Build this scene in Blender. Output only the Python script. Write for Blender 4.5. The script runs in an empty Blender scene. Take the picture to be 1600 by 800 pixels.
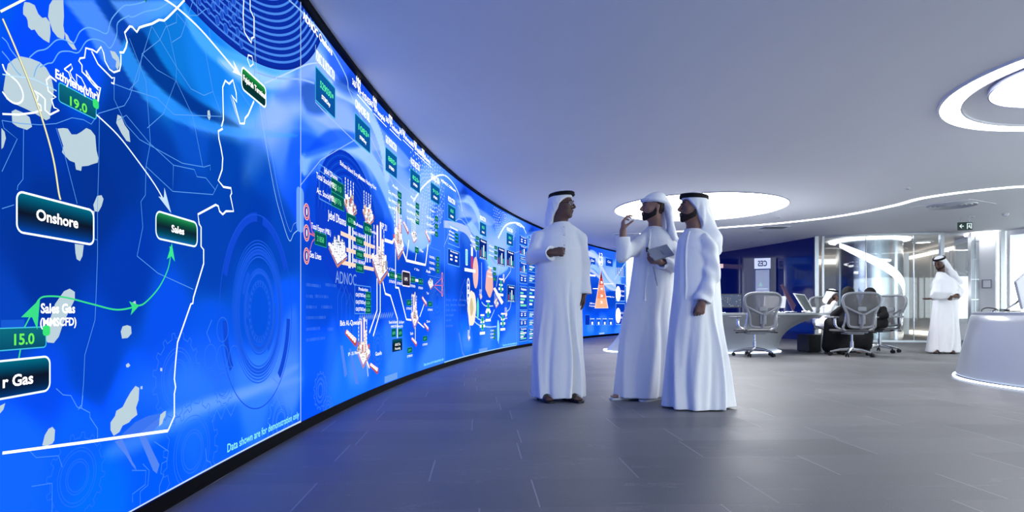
import bpy, bmesh, math, random
import numpy as np
from mathutils import Vector, Matrix
random.seed(7)
PI = math.pi
C = bpy.context.scene.collection
SC = bpy.context.scene

# ---------------------------------------------------------------- camera, world, light, exposure
F = 950.0            # focal length in pixels of the 1600x800 frame
CAM_Z = 0.78
HOR = 487.5          # horizon row
cam = bpy.data.objects.new('camera', bpy.data.cameras.new('camera'))
C.objects.link(cam)
cam.location = (0, 0, CAM_Z)
cam.rotation_euler = (PI/2, 0, 0)
cam.data.sensor_width = 36.0
cam.data.lens = F/1600*36.0
cam.data.shift_y = (HOR-400)/1600
cam.data.clip_end = 200
SC.camera = cam
SC.view_settings.view_transform = 'Standard'
SC.view_settings.look = 'None'
SC.view_settings.gamma = 1.0
SC.view_settings.exposure = 0.0
SC.view_settings.use_curve_mapping = False

world = bpy.data.worlds.new('sky'); SC.world = world; world.use_nodes = True
wn = world.node_tree.nodes; wl = world.node_tree.links
bg = wn['Background']; bg.inputs['Color'].default_value = (0.83, 0.94, 1.0, 1); bg.inputs['Strength'].default_value = 8.0

K_DISC = 14.0         # ceiling discs
K_STRIP = 6.0        # ceiling light lines
K_SCREEN = 1.0       # video wall
CEIL = 2.82

# ---------------------------------------------------------------- material helpers
def srgb(r, g, b):
    f = lambda c: (c/255/12.92) if c/255 <= .04045 else ((c/255+.055)/1.055)**2.4
    return (f(r), f(g), f(b), 1)
def mat(name, col, rough=.5, metal=0., emit=None, es=0., spec=.5, alpha=1., trans=0., coat=0., ior=1.45):
    m = bpy.data.materials.new(name); m.use_nodes = True
    b = m.node_tree.nodes['Principled BSDF']
    b.inputs['Base Color'].default_value = col if len(col) == 4 else (*col, 1)
    b.inputs['Roughness'].default_value = rough; b.inputs['Metallic'].default_value = metal
    b.inputs['Specular IOR Level'].default_value = spec; b.inputs['Alpha'].default_value = alpha
    b.inputs['Transmission Weight'].default_value = trans; b.inputs['Coat Weight'].default_value = coat
    b.inputs['IOR'].default_value = ior
    if emit:
        b.inputs['Emission Color'].default_value = emit; b.inputs['Emission Strength'].default_value = es
    return m
def add_noise(m, scale, amt, bump=0., dist=.01, stretch=(1, 1, 1)):
    nt = m.node_tree; b = nt.nodes['Principled BSDF']
    tc = nt.nodes.new('ShaderNodeTexCoord'); mp = nt.nodes.new('ShaderNodeMapping'); mp.inputs['Scale'].default_value = stretch
    no = nt.nodes.new('ShaderNodeTexNoise'); no.inputs['Scale'].default_value = scale; no.inputs['Detail'].default_value = 4
    nt.links.new(tc.outputs['Object'], mp.inputs['Vector']); nt.links.new(mp.outputs['Vector'], no.inputs['Vector'])
    if amt:
        base = b.inputs['Base Color'].default_value[:]
        mx = nt.nodes.new('ShaderNodeMix'); mx.data_type = 'RGBA'
        mx.inputs['A'].default_value = tuple(max(0, c*(1-amt)) for c in base[:3])+(1,)
        mx.inputs['B'].default_value = tuple(min(1, c*(1+amt)) for c in base[:3])+(1,)
        nt.links.new(no.outputs['Fac'], mx.inputs['Factor']); nt.links.new(mx.outputs['Result'], b.inputs['Base Color'])
    if bump:
        bp = nt.nodes.new('ShaderNodeBump'); bp.inputs['Strength'].default_value = bump; bp.inputs['Distance'].default_value = dist
        nt.links.new(no.outputs['Fac'], bp.inputs['Height']); nt.links.new(bp.outputs['Normal'], b.inputs['Normal'])
    return m
def emat(name, col, s): 
    m = mat(name, (.8, .8, .8, 1), .5, emit=col, es=s); return m
M = {}
M['white_cloth'] = add_noise(mat('white_cloth', (.84, .85, .87, 1), .85, spec=.2), 7, .0, .55, .018, (1, 1, .35))
M['gauze'] = add_noise(mat('white_headscarf', (.86, .87, .89, 1), .9, spec=.2), 90, .06, .25, .002)
M['black_cloth'] = add_noise(mat('black_cloth', (.008, .008, .010, 1), .8, spec=.25), 40, .2, .2, .003)
M['agal'] = add_noise(mat('black_cord', (.006, .006, .007, 1), .75, spec=.3), 200, .2, .4, .002)
M['skin_dark'] = add_noise(mat('skin_brown', (.115, .062, .048, 1), .5, spec=.35), 30, .1)
M['skin_mid'] = add_noise(mat('skin_olive', (.30, .165, .12, 1), .5, spec=.35), 30, .08)
M['skin_tan'] = add_noise(mat('skin_tan', (.20, .105, .08, 1), .5, spec=.35), 30, .08)
M['hair'] = add_noise(mat('hair_black', (.020, .014, .012, 1), .7, spec=.3), 150, .3, .5, .003)
M['grey_stubble'] = mat('stubble', (.10, .07, .06, 1), .8)
M['lip'] = mat('lip', (.20, .09, .08, 1), .5)
M['eye_white'] = mat('eye_white', (.35, .34, .33, 1), .5, spec=.1)
M['iris'] = mat('iris', (.01, .006, .005, 1), .2)
M['teeth'] = mat('teeth', (.7, .68, .62, 1), .4)
M['glasses'] = mat('glasses_frame', (.05, .05, .055, 1), .25, .6)
M['lens'] = mat('spectacle_lens', (.9, .95, 1, 1), .02, trans=1., alpha=.35)
M['shoe_black'] = mat('sandal_leather', (.012, .012, .015, 1), .35)
M['shoe_white'] = mat('white_sandal', (.62, .64, .66, 1), .45)
M['black'] = mat('black_trim', (.003, .003, .004, 1), .6, spec=.08)
M['black_gloss'] = mat('black_plastic', (.007, .007, .009, 1), .45, spec=.3)
M['plaster'] = add_noise(mat('ceiling_paint', (.80, .80, .82, 1), .7, spec=.2), 3, .01)
M['white_paint'] = mat('white_paint', (.80, .81, .82, 1), .5)
M['grey_wall'] = add_noise(mat('grey_panel', (.50, .52, .54, 1), .35), 5, .05)
M['steel'] = add_noise(mat('brushed_steel', (.45, .47, .50, 1), .3, 1.), 8, .15, 0, 0, (20, 20, .3))
M['alu'] = mat('polished_aluminium', (.70, .72, .74, 1), .18, 1.)
M['chair_frame'] = mat('pale_grey_plastic', (.25, .265, .29, 1), .4)
M['chair_arm'] = mat('arm_pad_grey', (.18, .185, .20, 1), .5)
M['corian'] = mat('white_solid_surface', (.43, .455, .48, 1), .28, coat=.2)
M['tablet'] = mat('tablet_grey', (.30, .32, .35, 1), .45, .0)
M['paper'] = mat('paper', (.75, .76, .78, 1), .7)
M['led'] = emat('led_white', (.66, .78, 1, 1), 3.8)
M['disc'] = emat('luminous_ceiling', (.97, .98, 1, 1), K_DISC)
M['strip'] = emat('light_line', (.97, .98, 1, 1), K_STRIP)
M['warm'] = emat('warm_cove', (1, .86, .72, 1), 3.)

# ---------------------------------------------------------------- object helpers
def link(o, parent=None):
    C.objects.link(o)
    if parent is not None: o.parent = parent
    return o
def tag(o, label=None, cat=None, group=None, kind=None):
    if label: o['label'] = label
    if cat: o['category'] = cat
    if group: o['group'] = group
    if kind: o['kind'] = kind
    return o
def empty(name, loc, rz=0, label=None, cat=None, group=None):
    o = bpy.data.objects.new(name, None); C.objects.link(o)
    o.empty_display_size = .1
    o.location = loc; o.rotation_euler = (0, 0, rz); return tag(o, label, cat, group)
def from_data(name, verts, faces, m, parent=None, smooth=False):
    me = bpy.data.meshes.new(name); me.from_pydata([tuple(v) for v in verts], [], [tuple(f) for f in faces]); me.update()
    ms = m if isinstance(m, (list, tuple)) else [m]
    for x in ms: me.materials.append(x)
    if smooth: me.polygons.foreach_set('use_smooth', [True]*len(me.polygons))
    return link(bpy.data.objects.new(name, me), parent)
class MB:
    """collects shapes into one mesh"""
    def __init__(s): s.v = []; s.f = []; s.sm = []; s.mi = []; s.cur = 0
    def add(s, v, f, smooth=False):
        n = len(s.v); s.v += [tuple(x) for x in v]; s.f += [tuple(i+n for i in q) for q in f]
        s.sm += [smooth]*len(f); s.mi += [s.cur]*len(f); return s
    def box(s, c, d, rz=0, bev=0, mtx=None):
        bm = bmesh.new(); bmesh.ops.create_cube(bm, size=1)
        bmesh.ops.scale(bm, vec=d, verts=bm.verts)
        if bev: bmesh.ops.bevel(bm, geom=bm.edges[:], offset=bev, segments=2, affect='EDGES', profile=.7)
        mt = Matrix.Translation(c) @ (mtx if mtx is not None else Matrix.Rotation(rz, 4, 'Z'))
        bmesh.ops.transform(bm, matrix=mt, verts=bm.verts)
        bm.verts.index_update(); bm.faces.index_update()
        s.add([v.co[:] for v in bm.verts], [[v.index for v in f.verts] for f in bm.faces]); bm.free(); return s
    def tube(s, pts, r, n=10, closed=False, sx=1., caps=True):
        pts = [Vector(p) for p in pts]; N = len(pts)
        rs = r if isinstance(r, (list, tuple)) else [r]*N
        V = []; up = None
        for i in range(N):
            a = pts[(i-1) % N] if (closed or i > 0) else pts[i]; b = pts[(i+1) % N] if (closed or i < N-1) else pts[i]
            t = (b-a).normalized() if (b-a).length > 1e-9 else Vector((0, 0, 1))
            if up is None:
                up = Vector((0, 0, 1)) if abs(t.z) < .9 else Vector((0, 1, 0))
            u = (up - t*up.dot(t))
            if u.length < 1e-6: u = t.orthogonal()
            u.normalize(); up = u; w = t.cross(u)
            for k in range(n):
                an = 2*PI*k/n; V.append(pts[i]+(w*math.cos(an)*sx+u*math.sin(an))*rs[i])
        Fc = []
        for i in range(N if closed else N-1):
            j = (i+1) % N
            for k in range(n):
                Fc.append((i*n+k, i*n+(k+1) % n, j*n+(k+1) % n, j*n+k))
        if not closed and caps:
            Fc.append(tuple(range(n))[::-1]); Fc.append(tuple((N-1)*n+k for k in range(n)))
        return s.add(V, Fc, True)
    def lathe(s, prof, n=32, c=(0, 0, 0), caps=False):
        V = []; Fc = []
        for (r, z) in prof:
            for k in range(n):
                a = 2*PI*k/n; V.append((c[0]+r*math.cos(a), c[1]+r*math.sin(a), c[2]+z))
        for i in range(len(prof)-1):
            for k in range(n): Fc.append((i*n+k, i*n+(k+1) % n, (i+1)*n+(k+1) % n, (i+1)*n+k))
        if caps and prof[0][0] > 0: Fc.append(tuple(range(n))[::-1])
        if caps and prof[-1][0] > 0: Fc.append(tuple((len(prof)-1)*n+k for k in range(n)))
        return s.add(V, Fc, True)
    def prism(s, poly, z0, z1):
        n = len(poly); V = [(x, y, z0) for x, y in poly]+[(x, y, z1) for x, y in poly]
        ar = sum(poly[i][0]*poly[(i+1) % n][1]-poly[(i+1) % n][0]*poly[i][1] for i in range(n))
        Fc = [tuple(range(n))[::-1], tuple(range(n, 2*n))]+[(i, (i+1) % n, n+(i+1) % n, n+i) for i in range(n)]
        if ar < 0: Fc = [q[::-1] for q in Fc]
        return s.add(V, Fc)
    def build(s, name, m, parent=None, smooth=None):
        o = from_data(name, s.v, s.f, m, parent)
        o.data.polygons.foreach_set('use_smooth', s.sm if smooth is None else [smooth]*len(s.f))
        o.data.polygons.foreach_set('material_index', s.mi)
        if any(s.sm): 
            try: o.data.set_sharp_from_angle(angle=math.radians(40))
            except Exception: pass
        return o
def tree_copy(o, parent=None):
    c = o.copy(); C.objects.link(c)
    if parent is not None: c.parent = parent
    for ch in list(o.children): tree_copy(ch, c)
    return c
def cr(pts, n=8, closed=False):
    """Catmull-Rom through points"""
    P = [np.array(p, float) for p in pts]; out = []; N = len(P)
    for i in range(N if closed else N-1):
        if closed: a, b, c, d = P[(i-1) % N], P[i], P[(i+1) % N], P[(i+2) % N]
        else: a, b, c, d = P[max(i-1, 0)], P[i], P[i+1], P[min(i+2, N-1)]
        for k in range(n):
            t = k/n
            out.append(.5*((2*b)+(-a+c)*t+(2*a-5*b+4*c-d)*t*t+(-a+3*b-3*c+d)*t**3))
    if not closed: out.append(P[-1])
    return out
def ground(px, py):               # photo point on the floor -> place in the room
    Y = CAM_Z*F/(py-HOR); return ((px-800)/F*Y, Y)
def on_ceiling(px, py, h=CEIL):
    Y = (h-CAM_Z)*F/(HOR-py); return ((px-800)/F*Y, Y)
# ---------------------------------------------------------------- curved wall geometry (the video wall): arc of a circle
WR, WY = 32.5, 3.3; WX = -1.385+WR
def wall_pt(s, z, off=0.):        # s = length along the arc (metres), off = into the room
    a = (s-WY)/WR; r = WR-off
    return (WX-r*math.cos(a), WY+r*math.sin(a), z)
def px_to_s(px):                  # where along the wall a viewing column meets it
    t = (px-800)/F; lo, hi = -6., 40.
    f = lambda s: (lambda p: p[0]-t*p[1])(wall_pt(s, 0))
    # along the visible arc X/Y grows with s
    lo, hi = .4, 30.
    for _ in range(50):
        mid = (lo+hi)/2
        if f(mid) < 0: lo = mid
        else: hi = mid
    return (lo+hi)/2
def P2(px, py):                   # photo point on the wall -> (s, z)
    s = px_to_s(px); p = wall_pt(s, 0); return (s, CAM_Z-(py-HOR)*p[1]/F)
S_END = px_to_s(978.5)
S_BEG = -5.0
SZ0, SZ1 = .063, 2.79
def arc_strip(name, s0, s1, prof, m, parent=None, step=.25):
    """sweep a closed (off, z) profile along the arc"""
    n = max(2, int((s1-s0)/step)); V = []; Fc = []; k = len(prof)
    for i in range(n+1):
        s = s0+(s1-s0)*i/n
        V += [wall_pt(s, z, o) for o, z in prof]
    for i in range(n):
        for j in range(k): Fc.append((i*k+j, (i+1)*k+j, (i+1)*k+(j+1) % k, i*k+(j+1) % k))
    Fc.append(tuple(range(k))); Fc.append(tuple(n*k+j for j in range(k))[::-1])
    return from_data(name, V, Fc, m, parent)
def rect(o0, o1, z0, z1): return [(o0, z0), (o1, z0), (o1, z1), (o0, z1)]
tag(arc_strip('wall_left', S_BEG, S_END, rect(-.25, -.06, 0, CEIL), M['black']), kind='structure')
tag(arc_strip('baseboard_left', S_BEG, S_END, rect(-.06, .012, 0, SZ0), M['black']), kind='structure')
tag(arc_strip('trim_1', S_BEG, S_END, rect(-.06, .05, SZ1, CEIL), M['black']), kind='structure')

# floor: slate tiles, rows along X with staggered joints
def floor_mat():
    m = mat('slate_tiles', (.2, .2, .2, 1), .45); nt = m.node_tree; b = nt.nodes['Principled BSDF']; N = nt.nodes.new; L = nt.links.new
    tc = N('ShaderNodeTexCoord'); mp = N('ShaderNodeMapping'); mp.inputs['Rotation'].default_value = (0, 0, math.radians(-3.2))
    L(tc.outputs['Object'], mp.inputs['Vector'])
    sp = N('ShaderNodeSeparateXYZ'); L(mp.outputs['Vector'], sp.inputs[0])
    def mth(op, a, bb=None, c=None):
        n = N('ShaderNodeMath'); n.operation = op
        for i, v in enumerate((a, bb, c)):
            if v is None: continue
            if isinstance(v, (int, float)): n.inputs[i].default_value = v
            else: L(v, n.inputs[i])
        return n.outputs[0]
    row = mth('DIVIDE', mth('ADD', sp.outputs['Y'], -.02), .40); ri = mth('FLOOR', row); rf = mth('FRACT', row)
    wn_ = N('ShaderNodeTexWhiteNoise'); wn_.noise_dimensions = '1D'; L(ri, wn_.inputs['W'])
    col = mth('ADD', mth('DIVIDE', sp.outputs['X'], .98), mth('MULTIPLY', wn_.outputs['Value'], 7.3)); ci = mth('FLOOR', col); cf = mth('FRACT', col)
    dy = mth('MULTIPLY', mth('MINIMUM', rf, mth('SUBTRACT', 1., rf)), .40)
    dx = mth('MULTIPLY', mth('MINIMUM', cf, mth('SUBTRACT', 1., cf)), .98)
    jx = mth('SUBTRACT', 1., mth('SMOOTH_MIN', mth('DIVIDE', dx, .005), 1., .2)); jy = mth('SUBTRACT', 1., mth('SMOOTH_MIN', mth('DIVIDE', dy, .003), 1., .2))
    cx = N('ShaderNodeCombineXYZ'); L(ri, cx.inputs[0]); L(ci, cx.inputs[1])
    w2 = N('ShaderNodeTexWhiteNoise'); w2.noise_dimensions = '2D'; L(cx.outputs[0], w2.inputs['Vector'])
    n1 = N('ShaderNodeTexNoise'); n1.inputs['Scale'].default_value = 2.2; n1.inputs['Detail'].default_value = 6; n1.inputs['Distortion'].default_value = .6; L(mp.outputs['Vector'], n1.inputs['Vector'])
    n2 = N('ShaderNodeTexNoise'); n2.inputs['Scale'].default_value = 160; n2.inputs['Detail'].default_value = 2; L(mp.outputs['Vector'], n2.inputs['Vector'])
    mp3 = N('ShaderNodeMapping'); mp3.inputs['Scale'].default_value = (.6, 2.5, 1); mp3.inputs['Rotation'].default_value = (0, 0, .5); L(mp.outputs['Vector'], mp3.inputs['Vector'])
    n3 = N('ShaderNodeTexNoise'); n3.inputs['Scale'].default_value = 2.4; n3.inputs['Detail'].default_value = 9; n3.inputs['Roughness'].default_value = .65; n3.inputs['Distortion'].default_value = 1.5; L(mp3.outputs['Vector'], n3.inputs['Vector'])
    vein = mth('MULTIPLY', mth('MAXIMUM', mth('SUBTRACT', 1., mth('MULTIPLY', mth('ABSOLUTE', mth('SUBTRACT', n3.outputs['Fac'], .62)), 110.)), 0.), .10)
    v = mth('ADD', mth('MULTIPLY', n1.outputs['Fac'], .10), mth('MULTIPLY', n2.outputs['Fac'], .08))
    v = mth('ADD', v, mth('MULTIPLY', w2.outputs['Value'], .035)); v = mth('ADD', v, .035)
    v = mth('ADD', v, vein)
    v = mth('ADD', v, mth('MULTIPLY', jx, .18)); v = mth('SUBTRACT', v, mth('MULTIPLY', jy, .03))
    hsv = N('ShaderNodeCombineColor'); L(mth('MULTIPLY', v, .98), hsv.inputs[0]); L(mth('MULTIPLY', v, .96), hsv.inputs[1]); L(v, hsv.inputs[2])
    L(hsv.outputs[0], b.inputs['Base Color'])
    rg = mth('ADD', mth('MULTIPLY', n1.outputs['Fac'], .22), .36); L(rg, b.inputs['Roughness'])
    bp = N('ShaderNodeBump'); bp.inputs['Strength'].default_value = .25; bp.inputs['Distance'].default_value = .004
    L(mth('ADD', mth('MULTIPLY', n2.outputs['Fac'], .4), mth('ADD', n1.outputs['Fac'], mth('MULTIPLY', jx, -.8))), bp.inputs['Height']); L(bp.outputs['Normal'], b.inputs['Normal'])
    return m
M['floor'] = floor_mat()
def slab(name, x0, x1, y0, y1, z0, z1, m):
    return tag(MB().box(((x0+x1)/2, (y0+y1)/2, (z0+z1)/2), (x1-x0, y1-y0, z1-z0)).build(name, m), kind='structure')
slab('floor', -3.5, 18, -6, 27, -.2, 0, M['floor'])
slab('ceiling', -3.5, 18, -6, 27, CEIL, CEIL+.2, M['plaster'])

def wall_path(name, pts, z0, z1, th, m, cat=None, parent=None):
    """vertical wall of thickness th following plan points"""
    n = len(pts); L_ = []; R_ = []
    for i in range(n):
        a = Vector(pts[max(i-1, 0)]); b = Vector(pts[min(i+1, n-1)]); t = (b-a).normalized(); nn = Vector((-t.y, t.x))
        p = Vector(pts[i]); L_.append(p+nn*th/2); R_.append(p-nn*th/2)
    poly = [tuple(p) for p in L_]+[tuple(p) for p in reversed(R_)]
    V = [(x, y, z0) for x, y in poly]+[(x, y, z1) for x, y in poly]; k = len(poly); Fc = []
    for i in range(n-1):
        a, b, c, d = i, i+1, k-2-i, k-1-i
        Fc += [(a, b, c, d)[::-1], (a+k, b+k, c+k, d+k)]
    for i in range(k): Fc.append((i, (i+1) % k, (i+1) % k+k, i+k))
    return from_data(name, V, Fc, m, parent)
def S(o): return tag(o, kind='structure')
# blue glazed wall that turns away behind the desk
M['blue_glass'] = mat('blue_back_painted_glass', (.004, .014, .15, 1), .07, spec=.4)
blue = cr([(8.27, 16.55), (7.76, 18.8), (7.14, 20.8), (6.3, 22.9), (5.6, 24.3)], 6)
S(wall_path('wall_back', blue, 0, CEIL, .08, M['blue_glass']))
# bright passage beyond the end of the video wall
e = wall_pt(S_END+.03, 0)
M['passage'] = emat('lit_passage', (.80, .90, 1, 1), 1.6)
S(wall_path('wall_1', [(e[0]+.02, e[1]+.10), (e[0]+.42, e[1]+.62)], 0, CEIL, .06, M['passage']))
S(wall_path('wall_5', [(e[0]+.42, e[1]+.66), (5.0, 23.9), (5.6, 24.35)], 0, CEIL, .06, M['blue_glass']))
mb = MB()
for k in range(7): mb.box((e[0]+.09+.02*k, e[1]+.1+.05*k, .5+.28*k), (.25, .02, .02), .9)
S(mb.build('trim_2', M['grey_wall']))
# steel post between the blue wall and the clear glass
def post(name, x, y, w, d, z0, z1, m, rz=0): return S(MB().box((x, y, (z0+z1)/2), (w, d, z1-z0), rz, .006).build(name, m))
post('trim_3', 8.22, 16.42, .10, .14, 0, CEIL, M['steel'], -.3)
post('trim_4', 8.36, 16.36, .06, .10, 0, CEIL, M['steel'], -.3)
# clear glass wall
gp = cr([(8.40, 16.33), (9.1, 15.98), (9.95, 15.75), (10.85, 15.62), (11.75, 15.68)], 8)
def glass_mat():
    m = bpy.data.materials.new('clear_glass'); m.use_nodes = True; nt = m.node_tree
    for n in list(nt.nodes):
        if n.type != 'OUTPUT_MATERIAL': nt.nodes.remove(n)
    out = [n for n in nt.nodes if n.type == 'OUTPUT_MATERIAL'][0]
    t = nt.nodes.new('ShaderNodeBsdfTransparent'); t.inputs[0].default_value = (.93, .95, .95, 1)
    g = nt.nodes.new('ShaderNodeBsdfGlossy'); g.inputs['Roughness'].default_value = .02
    lw = nt.nodes.new('ShaderNodeFresnel'); lw.inputs[0].default_value = 1.5
    mx = nt.nodes.new('ShaderNodeMixShader'); nt.links.new(lw.outputs[0], mx.inputs[0]); nt.links.new(t.outputs[0], mx.inputs[1]); nt.links.new(g.outputs[0], mx.inputs[2])
    nt.links.new(mx.outputs[0], out.inputs[0]); return m
M['glass'] = glass_mat()
S(wall_path('window_1', gp, .05, CEIL-.05, .012, M['glass']))
S(wall_path('trim_5', gp, 0, .05, .07, M['steel'])); S(wall_path('trim_6', gp, CEIL-.05, CEIL, .09, M['steel']))
for i, (x, y) in enumerate([(9.27, 15.93), (10.35, 15.66)]):
    post('trim_%d' % (7+i), x, y, .014, .03, .05, CEIL-.05, M['alu'])
post('trim_9', 11.02, 15.60, .10, .08, 0, CEIL, M['steel'])
post('trim_10', 11.93, 15.72, .21, .12, 0, CEIL, M['steel'])
mb = MB()
for z in (.55, 1.1, 1.62, 2.14, 2.6): mb.box((11.93, 15.655, z), (.215, .008, .018))
mb.box((11.93, 15.655, 1.4), (.012, .008, 2.8)); S(mb.build('trim_11', M['alu']))
# white wall to the right of the steel pillar, then the window
ww = cr([(12.05, 15.75), (12.17, 15.62), (12.28, 15.42)], 4)
S(wall_path('wall_2', ww, 0, CEIL, .10, M['white_paint']))
post('trim_12', 12.36, 15.33, .09, .12, 0, CEIL, M['steel'], -.4); post('trim_13', 12.44, 15.24, .06, .05, 0, CEIL, M['white_paint'], -.4)
wp = [(12.49, 15.20), (13.3, 13.6), (14.0, 11.2), (14.4, 8.2), (14.6, 5), (14.7, 2), (14.6, -1.5), (14.4, -5.0)]  # window carried on past the view, lengthened to bring in more daylight
S(wall_path('window_2', wp, .45, 2.70, .012, M['glass']))
S(wall_path('trim_14', wp, 0, .45, .14, M['white_paint'])); S(wall_path('trim_15', wp, 2.70, CEIL, .14, M['white_paint']))
for i, (x, y) in enumerate([(13.3, 13.6), (14.0, 11.2), (14.4, 8.2), (14.6, 5), (14.7, 2), (14.6, -1.5)]): post('trim_%d' % (30+i), x, y, .08, .12, .45, 2.7, M['steel'])
fp = [(14.4, -5.1), (10, -5.4), (3, -5.5)]  # unseen glazing behind the camera, added to let in fill daylight
S(wall_path('wall_6', [(3.0, -5.5), (1, -5.4), (-1.4, -5.2)], 0, CEIL, .12, M['grey_wall']))
S(wall_path('window_added', fp, .45, 2.70, .012, M['glass'])); S(wall_path('wall_front', fp, 0, .45, .14, M['white_paint'])); S(wall_path('trim_24', fp, 2.70, CEIL, .14, M['white_paint']))
for i, (x, y) in enumerate(fp[:-1]): post('trim_%d' % (25+i), x, y, .08, .12, .45, 2.7, M['steel'])
# ---- the room behind the glass
S(wall_path('wall_3', [(12.5, 16.0), (13.2, 18.4), (13.9, 21.2)], 0, CEIL, .10, M['grey_wall']))
S(wall_path('wall_4', [(14.0, 21.4), (11.0, 22.6), (8.6, 22.2), (7.5, 20.4)], 0, CEIL, .10, M['grey_wall']))
wr_ = [(12.43, 16.05), (13.12, 18.4), (13.8, 21.1)]
mb = MB()
def strip_on(mb, pts, z, w, h):
    for a, b in zip(pts[:-1], pts[1:]):
        a, b = Vector(a), Vector(b); c = (a+b)/2; d = b-a
        mb.box((c.x, c.y, z), (d.length, w, h), math.atan2(d.y, d.x))
strip_on(mb, wr_, 2.66, .03, .10); strip_on(mb, [(13.7, 21.38), (11.0, 22.5), (8.7, 22.1), (7.7, 20.5)], 2.62, .03, .16)
o = mb.build('cove_light', M['warm']); tag(o, 'warm cove light running below the ceiling of the glazed room', 'light')
mb = MB(); strip_on(mb, wr_, .09, .03, .12); strip_on(mb, [(13.7, 21.38), (11.0, 22.5)], .09, .03, .12)
tag(mb.build('floor_strip_light', M['warm']), 'warm strip light along the foot of the glazed room wall', 'light')
M['fin'] = mat('white_fin', (.78, .80, .80, 1), .4)
mb = MB()
for k in range(11):
    t = k/10; x = 12.42+.9*t; y = 16.25+3.0*t
    mb.box((x-.03, y, 1.33), (.05, .11, 2.5), -.25)
S(mb.build('trim_19', M['fin']))
# round metal column with its light
col = empty('column', (10.12, 17.25, 0), 0, 'round polished metal column with a spiral light ribbon behind the glass wall', 'column')
M['column_metal'] = add_noise(mat('column_metal', (.50, .55, .62, 1), .22, 1.), 6, .25, 0, 0, (6, 6, .08))
mb = MB().lathe([(.83, 0), (.83, CEIL)], 64); mb.build('shaft', M['column_metal'], col)
mb = MB(); V = []; Fc = []; n = 72
for i in range(n+1):
    t = i/n; a = PI*(1.02)+t*PI*1.02; z = 2.66-1.62*(t**1.15); h = .05+.07*math.sin(PI*min(1, t*1.0))
    for (r, dz) in ((.835, -h), (.86, -h), (.86, h), (.835, h)): V.append((r*math.cos(a), r*math.sin(a), z+dz))
for i in range(n):
    for j in range(4): Fc.append((i*4+j, i*4+(j+1) % 4, (i+1)*4+(j+1) % 4, (i+1)*4+j))
Fc += [(0, 1, 2, 3)[::-1], tuple(n*4+j for j in range(4))]
mb.add(V, Fc, True); mb.build('spiral_light', M['strip'], col)
MB().lathe([(.84, CEIL-.06), (1.0, CEIL-.05), (1.0, CEIL-.01), (.84, CEIL-.005)], 64).build('ring_light', M['strip'], col)
for (x, y, r, lab) in [(11.9, 17.6, .26, 'small round light on the glazed room ceiling nearest the pillar'), (12.35, 19.6, .34, 'round light deep in the glazed room beside the slanting cove')]:
    o = empty('round_light', (x, y, CEIL), 0, lab, 'light')
    MB().lathe([(r*.72, -.035), (r, -.035), (r, 0), (r*.72, 0)], 32).build('housing', M['white_paint'], o)
    MB().lathe([(0, -.03), (r*.7, -.03), (r*.7, -.01), (0, -.01)], 32).build('diffuser', M['strip'], o)

# ---------------------------------------------------------------- ceiling lights
def disc_light(x, y, r, lab, drop=.012, name='ceiling_disc_light'):
    o = empty(name, (x, y, CEIL), 0, lab, 'ceiling light')
    MB().lathe([(r, -drop-.004), (r+.012, -drop-.004), (r+.012, 0), (r, 0)], 96).build('rim', M['rim'], o)
    MB().lathe([(0, -drop), (r, -drop), (r, -drop+.008), (0, -drop+.008)], 96).build('diffuser', M['disc'], o)
    return o
M['rim'] = mat('light_rim', (.25, .27, .38, 1), .4)
disc_light(3.66, 11.93, 1.62, 'large round luminous ceiling disc above the three standing men')
o = disc_light(4.95, 5.19, .69, 'inner luminous disc hanging inside the ring light at upper right', .06)
o = empty('ceiling_ring_light', (5.58, 5.26, CEIL), 0, 'large white ring light on the ceiling at upper right', 'ceiling light')
MB().lathe([(1.37, -.004), (1.37, -.016), (1.54, -.016), (1.54, -.004), (1.37, -.004)], 128).build('diffuser', M['disc'], o)
MB().lathe([(1.35, 0), (1.35, -.02), (1.37, -.02), (1.37, 0)], 128).build('rim', M['plaster'], o)
MB().lathe([(1.54, 0), (1.54, -.02), (1.56, -.02), (1.56, 0)], 128).build('rim', M['plaster'], o)
# unseen discs added for more light, to the right and behind the camera
disc_light(9.9, 6.2, 1.3, 'unseen luminous ceiling disc added for light beyond the right edge')
disc_light(4.6, -1.0, 1.3, 'unseen luminous ceiling disc added for light behind the camera')
# curved light line
lp = [on_ceiling(*p) for p in [(1000, 365), (1065, 361), (1120, 356), (1200, 350), (1250, 345), (1300, 339), (1350, 330.5), (1400, 320), (1440, 309.5), (1500, 300.5), (1560, 294), (1600, 291)]]
lp += [(9.1, 9.7), (10.6, 9.6), (12.5, 10.2), (13.6, 11.2)]
pts = cr(lp, 8); mb = MB(); V = []; Fc = []
for i, p in enumerate(pts):
    a = pts[max(i-1, 0)]; b = pts[min(i+1, len(pts)-1)]; t = (b-a)/np.linalg.norm(b-a); nn = np.array((-t[1], t[0]))*.05
    for q in (p-nn, p+nn): V += [(q[0], q[1], CEIL-.012), (q[0], q[1], CEIL)]
for i in range(len(pts)-1):
    a = i*4; b = a+4; Fc += [(a, b, b+2, a+2), (a+1, a+3, b+3, b+1), (a, a+1, b+1, b), (a+2, b+2, b+3, a+3)]
mb.add(V, Fc); tag(mb.build('light_line', M['strip']), 'narrow curving white light line along the ceiling', 'light')

tag(MB().box((12.02, 15.45, CEIL-.02), (.50, .16, .03), -.75).build('wall_washer_light', M['disc']), 'small bright ceiling strip washing the white wall right of the steel pillar', 'light')
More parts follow.
